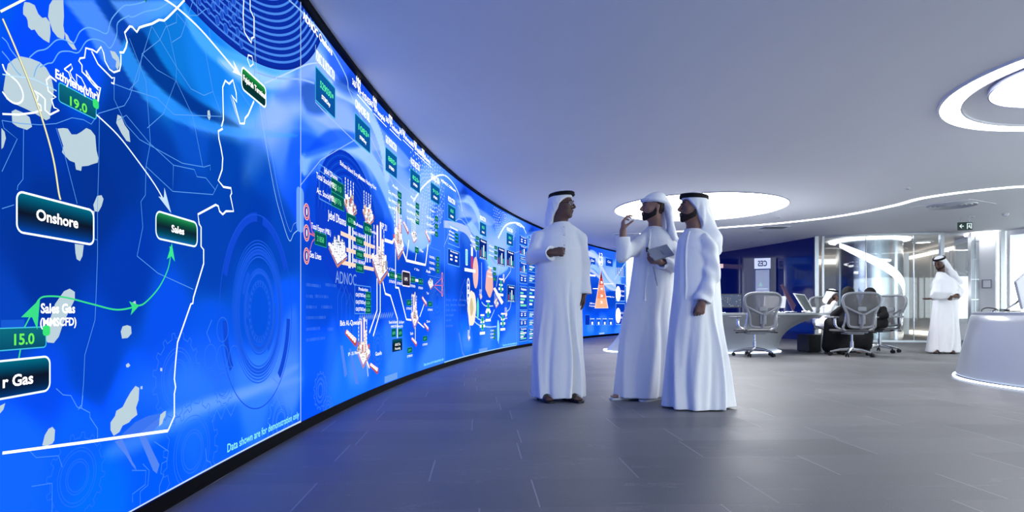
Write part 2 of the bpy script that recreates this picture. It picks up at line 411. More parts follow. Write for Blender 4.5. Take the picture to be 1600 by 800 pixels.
# ================================================================ the video wall: display panels with their picture
vw = empty('video_wall', wall_pt(4, 0), 0, 'huge curved blue video wall of maps and plant data along the left side', 'video wall')
m = bpy.data.materials.new('video_wall_picture'); m.use_nodes = True; nt = m.node_tree
b = nt.nodes['Principled BSDF']; b.inputs['Base Color'].default_value = (.002, .002, .003, 1); b.inputs['Roughness'].default_value = .5; b.inputs['Specular IOR Level'].default_value = .0
ca = nt.nodes.new('ShaderNodeVertexColor'); ca.layer_name = 'Col'
nt.links.new(ca.outputs['Color'], b.inputs['Emission Color']); b.inputs['Emission Strength'].default_value = K_SCREEN
M['screen'] = m
PANELS = [('A', S_BEG, px_to_s(468.3)), ('B', px_to_s(468.3), px_to_s(693.5)), ('C', px_to_s(693.5), px_to_s(806.5)), ('D', px_to_s(806.5), px_to_s(829)), ('E', px_to_s(829), S_END)]
class Screen:
    def __init__(s): s.v = []; s.f = []; s.c = []
    def add(s, sz, faces, col, lay):
        """sz: list of (s,z); col: one rgb or list per vertex (0-255)"""
        n = len(s.v); o = .001+lay*.0013
        for (a, z) in sz: s.v.append(wall_pt(a, min(max(z, SZ0), SZ1), o))
        s.f += [tuple(i+n for i in q) for q in faces]
        if isinstance(col[0], (int, float)): s.c += [tuple(col)]*len(sz)
        else: s.c += list(col)
scr = {k: Screen() for k, _, _ in PANELS}
def who(sv):
    for k, a, b_ in PANELS:
        if sv < b_: return k
    return 'E'
MIRX = False; sB0 = px_to_s(468.3)
def clip_s(poly, a, sign):
    out = []; n = len(poly)
    for i in range(n):
        p, q = poly[i], poly[(i+1) % n]; dp = (p[0]-a)*sign; dq = (q[0]-a)*sign
        if dp >= 0: out.append(p)
        if (dp > 0 and dq < 0) or (dp < 0 and dq > 0):
            t = dp/(dp-dq); out.append(tuple(p[k]+(q[k]-p[k])*t for k in range(5)))
    return out
def put(sz, faces, col, lay):
    if max(p[0] for p in sz)-min(p[0] for p in sz) > .20:      # follow the curve: cut wide faces into upright slices
        cl = [tuple(col)]*len(sz) if isinstance(col[0], (int, float)) else list(col)
        P = [(*sz[i], *cl[i]) for i in range(len(sz))]; V2 = []; F2 = []; C2 = []
        for f in faces:
            poly = [P[i] for i in f]; lo = min(p[0] for p in poly); hi = max(p[0] for p in poly)
            k = max(1, math.ceil((hi-lo)/.16))
            for j in range(k):
                q = poly
                if k > 1: q = clip_s(clip_s(poly, lo+(hi-lo)*j/k, 1), lo+(hi-lo)*(j+1)/k, -1)
                if len(q) > 2: F2.append(tuple(range(len(V2), len(V2)+len(q)))); V2 += [(p[0], p[1]) for p in q]; C2 += [p[2:] for p in q]
        if V2: scr[who(sum(p[0] for p in sz)/len(sz))].add(V2, F2, C2, lay)
        return
    sm = sum(p[0] for p in sz)/len(sz); scr[who(sm)].add(sz, faces, col, lay)
# --- primitives given in wall coordinates
def poly_sz(sz, col, lay=2):
    from mathutils.geometry import tessellate_polygon
    tr = tessellate_polygon([[Vector((a, z, 0)) for a, z in sz]])
    put(sz, [tuple(t) for t in tr], col, lay)
def line_sz(sz, w, col, lay=3, closed=False, w2=None):
    sz = [np.array(p, float) for p in sz]
    if not closed and w2 is None and max(abs(sz[i+1][0]-sz[i][0]) for i in range(len(sz)-1)) > .3:
        q = []
        for a, c in zip(sz[:-1], sz[1:]):
            k = max(1, int(abs(c[0]-a[0])/.25)); q += [a+(c-a)*j/k for j in range(k)]
        sz = q+[sz[-1]]
    N = len(sz); V = []; Fc = []
    for i in range(N):
        a = sz[(i-1) % N] if (closed or i) else sz[i]; c = sz[(i+1) % N] if (closed or i < N-1) else sz[i]
        t = c-a; L_ = np.linalg.norm(t); t = t/L_ if L_ > 1e-9 else np.array((1., 0))
        nn = np.array((-t[1], t[0])); ww = (w if w2 is None else w+(w2-w)*i/(N-1))*(min(1., .62*max(sz[i][0], .8)/2.9) if sz[i][0] < sB0 and not MIRX else 1.)
        V += [tuple(sz[i]-nn*ww/2), tuple(sz[i]+nn*ww/2)]
    for i in range(N if closed else N-1):
        j = (i+1) % N; Fc.append((2*i, 2*j, 2*j+1, 2*i+1))
    put(V, Fc, col, lay)
def rr(s0, s1, z0, z1, r=.04, n=5):
    r = min(r, (s1-s0)/2.01, (z1-z0)/2.01); out = []
    for cx, cz, a0 in ((s1-r, z1-r, 0), (s0+r, z1-r, 90), (s0+r, z0+r, 180), (s1-r, z0+r, 270)):
        for k in range(n+1):
            a = math.radians(a0+90*k/n); out.append((cx+r*math.cos(a), cz+r*math.sin(a)))
    return out
def box_sz(s0, s1, z0, z1, fill, edge=None, ew=.01, r=.0, lay=5):
    """fill: rgb or list of rgb from top to bottom"""
    if fill is not None:
        if isinstance(fill[0], (int, float)): fill = [fill, fill]
        o = rr(s0, s1, z0, z1, max(r, .001)); zc = (z0+z1)/2; sc_ = (s0+s1)/2
        def cz(z):
            t = (z1-z)/(z1-z0)*(len(fill)-1); i = min(int(t), len(fill)-2); t -= i
            return tuple(fill[i][k]*(1-t)+fill[i+1][k]*t for k in range(3))
        # horizontal slices
        K = 10 if len(fill) > 2 else 1
        zs = sorted(set([z0+(z1-z0)*i/K for i in range(K+1)]+[p[1] for p in o]))
        V = []; cc = []
        for z in zs:
            d = 0
            if r > 0:
                if z > z1-r: d = r-math.sqrt(max(0, r*r-(z-(z1-r))**2))
                elif z < z0+r: d = r-math.sqrt(max(0, r*r-((z0+r)-z)**2))
            V += [(s0+d, z), (s1-d, z)]; cc += [cz(z)]*2
        put(V, [(2*i, 2*i+1, 2*i+3, 2*i+2) for i in range(len(zs)-1)], cc, lay)
    if edge is not None: line_sz(rr(s0, s1, z0, z1, max(r, .001)), ew, edge, lay+1, True)
_glyph = {}
def text_mesh(t, bold=.0):
    k = (t, bold)
    if k in _glyph: return _glyph[k]
    cu = bpy.data.curves.new('t', 'FONT'); cu.body = t; cu.size = 1; cu.offset = bold; cu.resolution_u = 3; cu.fill_mode = 'FRONT'
    ob = bpy.data.objects.new('t', cu); C.objects.link(ob)
    bpy.context.view_layer.update(); dg = bpy.context.evaluated_depsgraph_get()
    me = bpy.data.meshes.new_from_object(ob.evaluated_get(dg))
    V = [(v.co.x, v.co.y) for v in me.vertices]; Fc = [tuple(p.vertices) for p in me.polygons]
    bpy.data.objects.remove(ob); bpy.data.curves.remove(cu); bpy.data.meshes.remove(me)
    x0 = min(v[0] for v in V); x1 = max(v[0] for v in V); V = [((x-x0)/(x1-x0), y/.70) for x, y in V]
    _glyph[k] = (V, Fc); return _glyph[k]
def text_sz(t, s0, s1, z, h, col=(255, 255, 255), lay=7, bold=.025):
    V, Fc = text_mesh(t, bold)
    put([(s0+x*(s1-s0), z+y*h) for x, y in V], Fc, col, lay)
# --- the same, measured off the photograph
def L(pts, w, col, lay=3, smooth=0, closed=False, w2=None):
    q = [P2(*p) for p in pts]
    if smooth: q = [tuple(x) for x in cr(q, smooth, closed)]
    line_sz(q, w, col, lay, closed, w2)
def Pg(pts, col, lay=2, smooth=0):
    q = [P2(*p) for p in pts]
    if smooth: q = [tuple(x) for x in cr(q, smooth, True)]
    poly_sz(q, col, lay)
def T(t, x0, y0, x1, ht, col=(255, 255, 255), lay=7, bold=.025):
    """text with its lower left at (x0,y0), running to column x1, cap height ht pixels at the left end"""
    s0, z = P2(x0, y0); _, zt = P2(x0, y0-ht); s1 = px_to_s(x1); text_sz(t, s0, s1, z, zt-z, col, lay, bold)
def B(x0, yt, yb, x1, fill, edge=None, ew=.01, r=0, lay=5):
    s0, z1 = P2(x0, yt); _, z0 = P2(x0, yb); s1 = px_to_s(x1); box_sz(s0, s1, z0, z1, fill, edge, ew, r, lay)
    return s0, s1, z0, z1
def arrow(p, q, ln, w, col, lay=8):
    """head with tip at q pointing from p (wall coords)"""
    p = np.array(p); q = np.array(q); t = (q-p)/np.linalg.norm(q-p); n = np.array((-t[1], t[0]))
    poly_sz([tuple(q), tuple(q-t*ln+n*w/2), tuple(q-t*ln*.75), tuple(q-t*ln-n*w/2)], col, lay)

# --- the background picture: a smooth field over the wall, repeated every PER metres from panel B on
PER = 4.62
def lin(c): 
    c = np.clip(np.asarray(c, float), 0, 255)/255.; return np.where(c <= .04045, c/12.92, ((c+.055)/1.055)**2.4)
CTRL = [  # photo column, row, colour of the screen's own ground there
 (0, 0, 0, 80, 220), (40, 60, 5, 70, 225), (120, 90, 5, 75, 225), (210, 90, 10, 60, 180), (60, 200, 0, 50, 175), (20, 260, 0, 50, 165), (60, 340, 0, 45, 150), (190, 230, 0, 48, 155),
 (150, 300, 0, 45, 150), (250, 260, 2, 55, 170), (300, 200, 10, 75, 205), (260, 120, 15, 110, 215), (330, 120, 40, 130, 230), (380, 160, 90, 160, 240), (300, 330, 3, 60, 180), (350, 250, 0, 62, 180), (380, 300, 0, 58, 178),
 (400, 260, 3, 68, 200), (60, 430, 0, 45, 160), (200, 420, 0, 52, 180), (330, 400, 3, 60, 185), (400, 340, 0, 55, 180), (440, 380, 5, 65, 195), (20, 500, 5, 60, 190), (150, 560, 2, 62, 205),
 (260, 500, 8, 75, 220), (60, 600, 5, 70, 220), (200, 640, 10, 85, 232), (330, 520, 10, 80, 220), (400, 480, 5, 75, 215), (450, 480, 15, 85, 225), (300, 640, 25, 100, 238), (400, 620, 50, 115, 238), (450, 620, 50, 115, 240),
 (30, 700, 20, 95, 235), (120, 700, 10, 90, 240), (150, 780, 0, 100, 250), (250, 750, 0, 85, 240), (350, 680, 10, 90, 240), (440, 640, 15, 90, 240),
 (420, 130, 130, 170, 245), (450, 110, 150, 185, 245), (430, 180, 130, 165, 242), (440, 220, 90, 130, 235), (460, 250, 30, 90, 235), (490, 170, 130, 160, 240), (500, 110, 110, 150, 242), (530, 120, 60, 100, 230), (470, 270, 20, 85, 235),
 (560, 150, 30, 75, 220), (590, 190, 40, 90, 222), (640, 230, 50, 100, 222), (540, 200, 120, 150, 240), (560, 230, 130, 160, 240), (590, 240, 120, 150, 240), (490, 240, 30, 90, 240), (480, 320, 15, 75, 225), (520, 300, 20, 80, 225), (600, 320, 60, 110, 232), (620, 290, 130, 160, 238),
 (650, 340, 150, 180, 242), (630, 360, 100, 140, 238), (670, 300, 140, 175, 242), (600, 360, 20, 75, 220), (500, 400, 8, 60, 205), (560, 410, 5, 60, 205), (640, 420, 8, 65, 210), (500, 470, 8, 70, 215), (600, 480, 8, 70, 218), (680, 440, 15, 75, 215), (500, 560, 12, 85, 232),
 (600, 540, 20, 95, 235), (660, 520, 15, 85, 230), (540, 590, 30, 110, 240), (620, 570, 45, 115, 240), (680, 560, 30, 105, 240), (480, 640, 5, 80, 235), (690, 380, 60, 110, 232), (690, 330, 60, 110, 235), (690, 500, 30, 95, 232)]
CT = np.array([(*P2(x, y), r, g, b_) for x, y, r, g, b_ in CTRL])
def ground_field(Sg, Zg):
    num = np.zeros(Sg.shape+(3,)); den = np.zeros(Sg.shape)
    for s_, z_, r, g, b_ in CT:
        scale = .20+.09*max(s_-1.5, 0)          # coarser where the wall is far
        d2 = ((Sg-s_)/(.8+.25*max(s_-2, 0)))**2*1.6+((Zg-z_))**2*1.6
        w = 1/(d2+.004)**3
        num += w[..., None]*np.array((r, g, b_)); den += w
    return num/den[..., None]
def smooth01(x): x = np.clip(x, 0, 1); return x*x*(3-2*x)
def pip_dist(Sg, Zg, poly):
    """signed distance (negative inside) to polygon"""
    P = np.array(poly); d = np.full(Sg.shape, 1e9); ins = np.zeros(Sg.shape, bool); n = len(P)
    for i in range(n):
        a = P[i]; b_ = P[(i+1) % n]; e = b_-a
        wx = Sg-a[0]; wz = Zg-a[1]; t = np.clip((wx*e[0]+wz*e[1])/(e@e+1e-12), 0, 1)
        d = np.minimum(d, (wx-t*e[0])**2+(wz-t*e[1])**2)
        c = (a[1] > Zg) != (b_[1] > Zg)
        with np.errstate(divide='ignore', invalid='ignore'): xs = a[0]+(Zg-a[1])/(e[1] if abs(e[1]) > 1e-12 else 1e-12)*e[0]
        ins ^= c & (Sg < xs)
    return np.where(ins, -1, 1)*np.sqrt(d)
def soft_poly(Cg, Sg, Zg, pts, col, alpha, blur, smooth=6):
    q = [P2(*p) for p in pts]
    if smooth: q = [tuple(x) for x in cr(q, smooth, True)]
    d = pip_dist(Sg, Zg, q); a = alpha*smooth01(.5-d/(2*blur)); Cg += a[..., None]*(np.array(col)-Cg)
def soft_stroke(Cg, Sg, Zg, pts, w, col, alpha, blur, w2=None):
    q = np.array(cr([P2(*p) for p in pts], 6)); N = len(q); best = np.full(Sg.shape, 1e9)
    for i in range(N-1):
        a, b_ = q[i], q[i+1]; e = b_-a; wx = Sg-a[0]; wz = Zg-a[1]; t = np.clip((wx*e[0]+wz*e[1])/(e@e+1e-12), 0, 1)
        ww = w if w2 is None else w+(w2-w)*(i+.5)/(N-1)
        best = np.minimum(best, np.sqrt((wx-t*e[0])**2+(wz-t*e[1])**2)-ww/2)
    a = alpha*smooth01(.5-best/(2*blur)); Cg += a[..., None]*(np.array(col)-Cg)
def paint(Sg, Zg):
    Cg = ground_field(Sg, Zg)
    sp = lambda *a, **k: soft_poly(Cg, Sg, Zg, *a, **k); st = lambda *a, **k: soft_stroke(Cg, Sg, Zg, *a, **k)
    # panel A
    sp([(97, -2), (145, -2), (170, 35), (193, 74), (186, 108), (176, 112), (160, 95), (130, 40)], (125, 160, 243), .68, .010, 0)
    sp([(205, 0), (285, 0), (262, 25), (240, 32), (212, 48), (202, 40), (170, 0)], (140, 180, 250), .65, .010, 0)
    sp([(214, 48), (262, 26), (300, 0), (330, 50), (385, 95), (440, 125), (395, 175), (330, 172), (290, 150), (250, 105), (225, 65)], (15, 115, 215), .6, .05)
    sp([(186, 92), (200, 120), (225, 155), (260, 182), (310, 202), (370, 214), (430, 215), (466, 212), (430, 206), (370, 199), (320, 185), (280, 163), (245, 133), (220, 103), (205, 78), (196, 62), (188, 75)], (55, 140, 228), .85, .008)
    sp([(200, 60), (207, 80), (222, 104), (246, 133), (281, 162), (320, 184), (375, 199), (350, 180), (310, 158), (280, 132), (255, 100), (238, 72), (222, 48), (208, 50)], (0, 48, 145), .92, .012)
    sp([(285, 5), (310, 45), (350, 75), (400, 92), (440, 100), (478, 92), (470, 112), (430, 130), (380, 120), (335, 95), (300, 55)], (100, 172, 242), .75, .015)
    sp([(340, 92), (400, 108), (440, 118), (500, 100), (470, 130), (430, 140), (380, 130)], (205, 218, 252), .6, .02)
    sp([(395, 200), (420, 150), (460, 130), (480, 150), (450, 200), (410, 260), (380, 280)], (190, 195, 250), .25, .08)
    sp([(340, 175), (400, 180), (440, 150), (468, 170), (440, 215), (400, 225)], (165, 180, 248), .45, .10)
    sp([(450, 130), (470, 100), (500, 110), (490, 150), (455, 160), (430, 150)], (30, 70, 215), .5, .06)
    st([(300, 196), (380, 215), (468, 200), (520, 225)], .02, (120, 160, 245), .5, .04)
    # lower light patches
    sp([(205, 610), (320, 540), (400, 555), (460, 560), (462, 640), (400, 640), (330, 650), (280, 640)], (90, 130, 245), .38, .12)
    sp([(180, 690), (330, 620), (460, 590), (460, 600), (340, 640), (200, 710)], (140, 165, 248), .4, .03)
    sp([(230, 660), (300, 630), (400, 600), (460, 570), (460, 580), (400, 615), (300, 650), (235, 680)], (150, 170, 248), .35, .02)
    sp([(420, 560), (462, 480), (466, 620), (430, 630)], (130, 150, 245), .35, .06)
    # panel B: ribbons
    st([(380, 85), (430, 140), (478, 125), (520, 105)], .02, (190, 215, 255), .0, .01)
    sp([(468, 105), (492, 70), (520, 110), (560, 160), (600, 205), (640, 250), (630, 262), (590, 235), (560, 250), (520, 205), (485, 180), (470, 150)], (172, 188, 248), .55, .02)
    sp([(470, 130), (500, 135), (510, 175), (480, 175)], (8, 50, 190), .6, .03)
    st([(515, 135), (550, 150), (575, 175), (595, 220), (604, 270)], .10, (185, 208, 255), .8, .012, w2=.20)
    sp([(520, 130), (545, 118), (560, 140), (545, 150)], (15, 50, 190), .6, .05)
    st([(475, 258), (515, 243), (545, 232), (575, 245), (600, 290), (622, 345), (645, 380), (670, 370)], .14, (165, 195, 253), .8, .015, w2=.22)
    sp([(475, 245), (510, 205), (545, 205), (575, 220), (560, 230), (520, 235)], (10, 70, 215), .65, .02)
    sp([(482, 262), (520, 245), (545, 242), (570, 258), (585, 300), (600, 345), (560, 400), (500, 430), (475, 400)], (4, 60, 205), .55, .04)
    sp([(620, 290), (655, 300), (672, 330), (668, 370), (648, 378), (628, 350)], (170, 190, 246), .55, .10)
    # lower lights
    sp([(545, 560), (570, 540), (575, 590), (548, 600)], (120, 150, 248), .5, .10)
    sp([(505, 600), (520, 500), (532, 590), (520, 620)], (80, 125, 245), .35, .10)
    sp([(600, 500), (625, 505), (630, 580), (605, 585)], (110, 145, 248), .4, .12)
    sp([(655, 560), (690, 500), (692, 575), (660, 590)], (130, 160, 250), .4, .15)
    return Cg
sB0 = px_to_s(468.3)
def paint_wrap(Sg, Zg):
    """panels beyond B carry the same ground"""
    lo = sB0+1.05
    Sw = np.where(Sg > lo+PER, lo+np.mod(Sg-lo, PER), Sg)
    Cg = paint(Sw, Zg)
    # keep the seam of the repeat smooth
    t = np.mod(Sg-lo, PER)/PER; k = smooth01((t-.86)/.14)*(Sg > lo)
    if np.any(k > 0):
        C2 = paint(np.clip(lo+(t-1)*PER, -5, None)+0*Sg, Zg); C2 = np.where((t > .8)[..., None], C2, Cg)
        Cg = Cg*(1-k[..., None])+C2*k[..., None]
    return Cg
for key, s0, s1 in PANELS:
    if key == 'A':
        cols = np.concatenate([np.linspace(S_BEG, px_to_s(-2)-.02, 24), [px_to_s(x) for x in np.arange(-2, 466.1, 2.5)], [s1-.0]])
    else:
        n = {'B': 110, 'C': 70, 'D': 14, 'E': 110}[key]; x0 = 468.3 if key == 'B' else 0
        cols = np.linspace(s0, s1, n)
    rows = np.linspace(SZ0, SZ1, 230 if key in 'AB' else 120)
    Sg, Zg = np.meshgrid(cols, rows, indexing='ij'); Cg = paint_wrap(Sg, Zg)
    V = []; a = (Sg-WY)/WR; r = WR-.0005
    X = WX-r*np.cos(a); Y = WY+r*np.sin(a); nn = Sg.shape
    V = np.stack([X, Y, Zg], -1).reshape(-1, 3); idx = np.arange(nn[0]*nn[1]).reshape(nn)
    Q = np.stack([idx[:-1, :-1], idx[1:, :-1], idx[1:, 1:], idx[:-1, 1:]], -1).reshape(-1, 4)
    sc_ = scr[key]; base = len(sc_.v); assert base == 0
    sc_.bgV, sc_.bgF, sc_.bgC = V, Q, Cg.reshape(-1, 3)
def sample_bg(s_, z_): return tuple(paint(np.array([[s_]]), np.array([[z_]]))[0, 0])
def mixc(a, b_, t): return tuple(a[i]*(1-t)+b_[i]*t for i in range(3))
WHT = (255, 255, 255); ICE = (175, 225, 255); FINE = (80, 150, 240)

# ------------------------------------------------ panel A: the map
# rings in the upper right of the map, centre above the screen edge
c0 = (2.75, 3.2)
e1 = P2(440, 91); e2 = P2(497, 66); e0 = P2(310, 30)
rad_z = 1.12; rad_s = 1.75
for i in range(30):
    f = 1-.030*i
    pts = []
    for k in range(160):
        a = math.radians(180+180*k/159); p = (c0[0]+rad_s*f*math.cos(a), c0[1]+rad_z*f*math.sin(a))
        if p[1] < SZ1: pts.append(p)
        elif pts: 
            if len(pts) > 2: line_sz(pts, .017, (75, 140, 240) if i else (10, 40, 150), 1)
            pts = []
    if len(pts) > 2: line_sz(pts, .017 if i else .024, (75, 140, 240) if i else (5, 30, 130), 1)
big = [(c0[0]+rad_s*math.cos(math.radians(180+180*k/60)), c0[1]+rad_z*math.sin(math.radians(180+180*k/60))) for k in range(61)]
big = [(a, min(z, SZ1)) for a, z in big]
poly_sz(big, (8, 45, 165), .3)
# halftone dots over the rings
rnd = random.Random(3)
for i in range(12):
    for j in range(7):
        a = 2.55+.085*j+.04*(i % 2); z = 2.55-.045*i
        if ((a-c0[0])/rad_s)**2+((z-c0[1])/rad_z)**2 < .93 and z < SZ1-.03:
            rr_ = .012+.012*rnd.random(); line_sz([(a+rr_*math.cos(t), z+rr_*math.sin(t)) for t in np.linspace(0, 2*PI, 9)[:-1]], .008, (70, 130, 235), 2, True)
            poly_sz([(a+rr_*math.cos(t), z+rr_*math.sin(t)) for t in np.linspace(0, 2*PI, 9)[:-1]], (30, 85, 210), 1.5)
# grey fields
GR = (190, 212, 222)
for pts in [[(34, 12), (36, 3), (44, 4), (52, 8), (58, 22), (64, 28), (70, 27), (76, 35), (77, 52), (75, 67), (66, 62), (58, 55), (52, 46), (47, 47), (42, 42), (41, 32), (39, 27), (34, 22)],
            [(80, 0), (97, 0), (98, 25), (97, 40), (99, 52), (98, 62), (88, 58), (80, 48), (77, 38), (73, 26), (75, 8)],
            [(99, 50), (104, 55), (107, 62), (112, 66), (118, 78), (112, 77), (106, 70), (101, 62)],
            [(10, 100), (20, 92), (30, 88), (45, 91), (60, 97), (70, 106), (78, 120), (82, 140), (80, 160), (77, 172), (76, 185), (70, 188), (62, 183), (50, 176), (38, 170), (20, 162), (8, 155), (3, 140), (6, 120)],
            [(16, 174), (22, 171), (34, 176), (44, 183), (48, 198), (40, 203), (25, 198), (17, 192)],
            [(88, 201), (97, 200), (104, 201), (110, 210), (118, 210), (125, 206), (133, 200), (140, 203), (147, 212), (149, 235), (152, 247), (151, 254), (141, 257), (136, 259), (126, 260), (125, 267), (117, 265), (115, 254), (107, 251), (100, 244), (95, 238), (97, 228), (92, 213)],
            [(182, 179), (188, 182), (193, 195), (200, 205), (202, 222), (196, 220), (188, 208), (180, 192)],
            [(150, 306), (157, 305), (160, 311), (157, 322), (152, 331), (146, 330), (144, 320)],
            [(138, 328), (146, 330), (145, 345), (141, 356), (138, 350)],
            [(115, 381), (129, 383), (127, 400), (123, 408), (118, 405), (116, 395)],
            [(98, 455), (107, 451), (115, 456), (115, 468), (108, 482), (97, 505), (90, 526), (82, 536), (72, 535), (68, 527), (73, 508), (84, 475)],
            [(190, 510), (197, 508), (203, 510), (204, 521), (198, 528), (189, 529), (187, 518)],
            [(195, 570), (199, 567), (202, 571), (199, 574), (196, 574)], [(206, 472), (210, 470), (211, 475), (217, 477), (212, 481), (207, 478)],
            [(249, 575), (252, 575), (252, 580), (249, 580)], [(218, 604), (221, 603), (221, 608), (218, 608)],
            [(210, 603), (216, 606), (215, 625), (211, 637), (213, 648), (204, 655), (200, 660), (190, 665), (185, 675), (176, 681), (171, 672), (171, 660), (178, 650), (180, 642), (190, 636), (196, 624), (203, 612)],
            [(249, 648), (255, 643), (258, 642), (257, 650), (254, 655), (252, 662), (247, 666), (248, 655)],
            [(64, 696), (68, 680), (74, 670), (80, 667), (84, 672), (83, 688), (80, 693), (70, 697)],
            [(0, 200), (5, 206), (7, 216), (3, 230), (0, 233)], [(-4, 635), (6, 630), (3, 640), (-4, 648)],
            [(170, 79), (178, 81), (184, 90), (186, 100), (182, 109), (179, 104), (180, 95), (174, 90)],
            [(323, 173), (326, 172), (328, 182), (326, 188), (323, 183)], [(358, 148), (363, 160), (369, 180), (371, 188), (366, 175)]]:
    Pg(pts, GR, 2)
# coast
CO = (235, 248, 255)
L([(286, 0), (272, 15), (260, 27), (254, 32), (246, 31), (235, 37), (224, 40), (215, 43), (211, 50), (204, 42), (200, 41), (192, 51), (196, 65), (194, 74), (190, 82), (184, 82)], .016, CO, 4)
L([(186, 85), (186, 100), (184, 110), (175, 113), (168, 108), (161, 95), (159, 83), (155, 73), (148, 82), (142, 78), (131, 75), (129, 90), (122, 91), (120, 95), (125, 102), (125, 112), (132, 119), (140, 125), (150, 136), (154, 137), (152, 147), (150, 160), (146, 162)], .013, CO, 4)
L([(140, 80), (150, 100), (160, 110), (172, 122), (176, 121), (175, 131), (171, 129)], .013, CO, 4)
L([(131, 110), (134, 122), (142, 132), (151, 141), (145, 132), (137, 120), (131, 110)], .01, CO, 4)
L([(97, 108), (108, 100), (110, 107), (106, 112), (109, 120), (117, 130), (116, 116), (124, 122), (131, 136), (126, 140), (118, 132), (108, 126), (104, 113), (97, 108)], .01, CO, 4)
L([(0, 100), (5, 112), (15, 120), (25, 130), (32, 145), (31, 157), (22, 162), (10, 156), (0, 143)], .014, CO, 4, 4)
L([(0, 178), (25, 179), (50, 176), (61, 172), (60, 165), (54, 160), (56, 150), (50, 142), (60, 148), (67, 155), (67, 172), (75, 179), (89, 172), (81, 168), (77, 155), (84, 152), (72, 142), (69, 125), (75, 119), (85, 127)], .014, CO, 4)
L([(0, 116), (25, 120), (50, 124), (85, 142)], .01, (190, 230, 255), 4, 4)
L([(395, 158), (386, 179), (381, 185), (380, 193), (373, 193), (365, 163), (360, 149), (368, 159), (367, 145), (365, 137), (362, 125), (356, 131), (350, 126), (346, 136), (347, 187), (344, 198), (346, 201), (339, 205), (340, 217), (343, 230), (346, 247), (345, 265), (339, 282), (347, 292), (359, 294), (360, 302), (358, 306), (363, 330), (351, 330), (346, 335), (341, 330), (339, 322), (335, 320), (307, 335), (309, 350), (312, 355), (312, 385), (316, 390), (316, 412), (300, 465), (299, 474), (296, 475), (275, 535), (272, 565), (270, 592), (272, 605), (270, 615), (270, 650), (260, 673)], .016, CO, 4)
L([(260, 673), (130, 691), (0, 708)], .022, (245, 252, 255), 4)
L([(379, 0), (378, 25), (380, 50), (386, 60), (391, 67), (391, 60), (395, 58), (395, 28), (389, 15), (389, 0)], .014, CO, 4)
L([(386, 86), (392, 88), (394, 100), (389, 104), (385, 93)], .012, CO, 4, 0, True)
L([(-3, 18), (36, -2)], .018, (240, 245, 220), 4)
# contour lines in the sea
for pts in [[(43, 90), (55, 80), (70, 76), (85, 63), (98, 62), (112, 68), (122, 50), (135, 43), (150, 47), (165, 52), (172, 30), (190, 10), (200, 8)],
            [(60, 105), (72, 99), (80, 97), (90, 82), (105, 80), (120, 82), (132, 65), (145, 61), (160, 66), (170, 75), (180, 55), (182, 35), (200, 24)],
            [(50, 120), (54, 107), (60, 99)], [(0, 58), (8, 66), (14, 78), (28, 95)], [(0, 80), (10, 92), (22, 110), (30, 118)],
            [(200, 8), (212, 6), (225, 2)], [(200, 26), (207, 26), (225, 18), (245, 14), (262, 4)]]:
    L(pts, .009, (110, 180, 250), 3, 4)
# network of district lines
for pts in [[(0, 188), (30, 193), (60, 195), (85, 193), (110, 184), (128, 187), (140, 194), (152, 177), (192, 165), (200, 152), (235, 41)], [(176, 131), (200, 140), (218, 145), (243, 153), (270, 179), (345, 182)],
            [(176, 131), (176, 155), (195, 195), (216, 218), (283, 255), (317, 261), (327, 258), (327, 266)], [(182, 188), (195, 180), (231, 223), (269, 258), (302, 265), (306, 276), (320, 278), (335, 297)],
            [(269, 258), (268, 299), (331, 304), (339, 288)], [(226, 260), (268, 299)], [(200, 60), (226, 127), (233, 223), (226, 260), (225, 305), (218, 315), (221, 355), (212, 400)],
            [(200, 140), (214, 125), (220, 84), (248, 62), (257, 42), (274, 35), (274, 20)], [(220, 84), (243, 109), (273, 126), (253, 178), (228, 200)], [(248, 62), (274, 105), (273, 126), (299, 180), (303, 200), (315, 261)],
            [(236, 42), (248, 62)], [(255, 32), (262, 50), (274, 105), (297, 139), (317, 149), (331, 143), (345, 182)], [(267, 66), (281, 57), (290, 30), (295, 24), (307, 24), (320, 14)], [(274, 20), (305, 58), (313, 48), (331, 143)],
            [(0, 188), (3, 200), (24, 217), (0, 268)], [(34, 200), (33, 280), (25, 290), (24, 297)], [(85, 200), (98, 240), (118, 318)], [(153, 180), (152, 255), (150, 320), (150, 400), (147, 480), (146, 500), (130, 555), (128, 600), (125, 633), (120, 640)],
            [(0, 326), (19, 320)], [(142, 373), (150, 375)], [(85, 607), (96, 617), (108, 618), (118, 636), (125, 638), (138, 645), (138, 652), (150, 670), (150, 685)], [(212, 400), (245, 427), (300, 452)], [(125, 638), (127, 618)],
            [(290, 30), (300, 0)], [(308, 24), (305, 0)], [(325, 45), (330, 80), (347, 103), (360, 115), (372, 140), (392, 170)], [(395, 28), (396, 60), (396, 160), (398, 200)], [(120, 640), (124, 633)]]:
    L(pts, .0055, (95, 165, 245), 3)
# fine swoop that falls to the seam
L([(396, 100), (410, 200), (428, 300), (440, 345), (451, 376), (458, 365), (468, 357)], .008, (160, 205, 255), 3, 6)
L([(404, 120), (418, 210), (434, 300), (451, 360), (458, 350), (468, 345)], .005, (120, 170, 250), 3, 6)
L([(396, 20), (398, 90), (402, 130)], .006, (170, 210, 255), 3)
# light crossing the seam
L([(412, 130), (440, 118), (478, 101), (500, 98)], .014, (190, 220, 255), 3, 6, w2=.008)
L([(396, 112), (430, 122), (468, 124), (490, 130)], .014, (150, 190, 250), 3, 6)
L([(450, 0), (470, 18), (500, 50), (520, 82), (540, 120), (543, 138)], .012, (150, 200, 255), 3, 6, w2=.02)
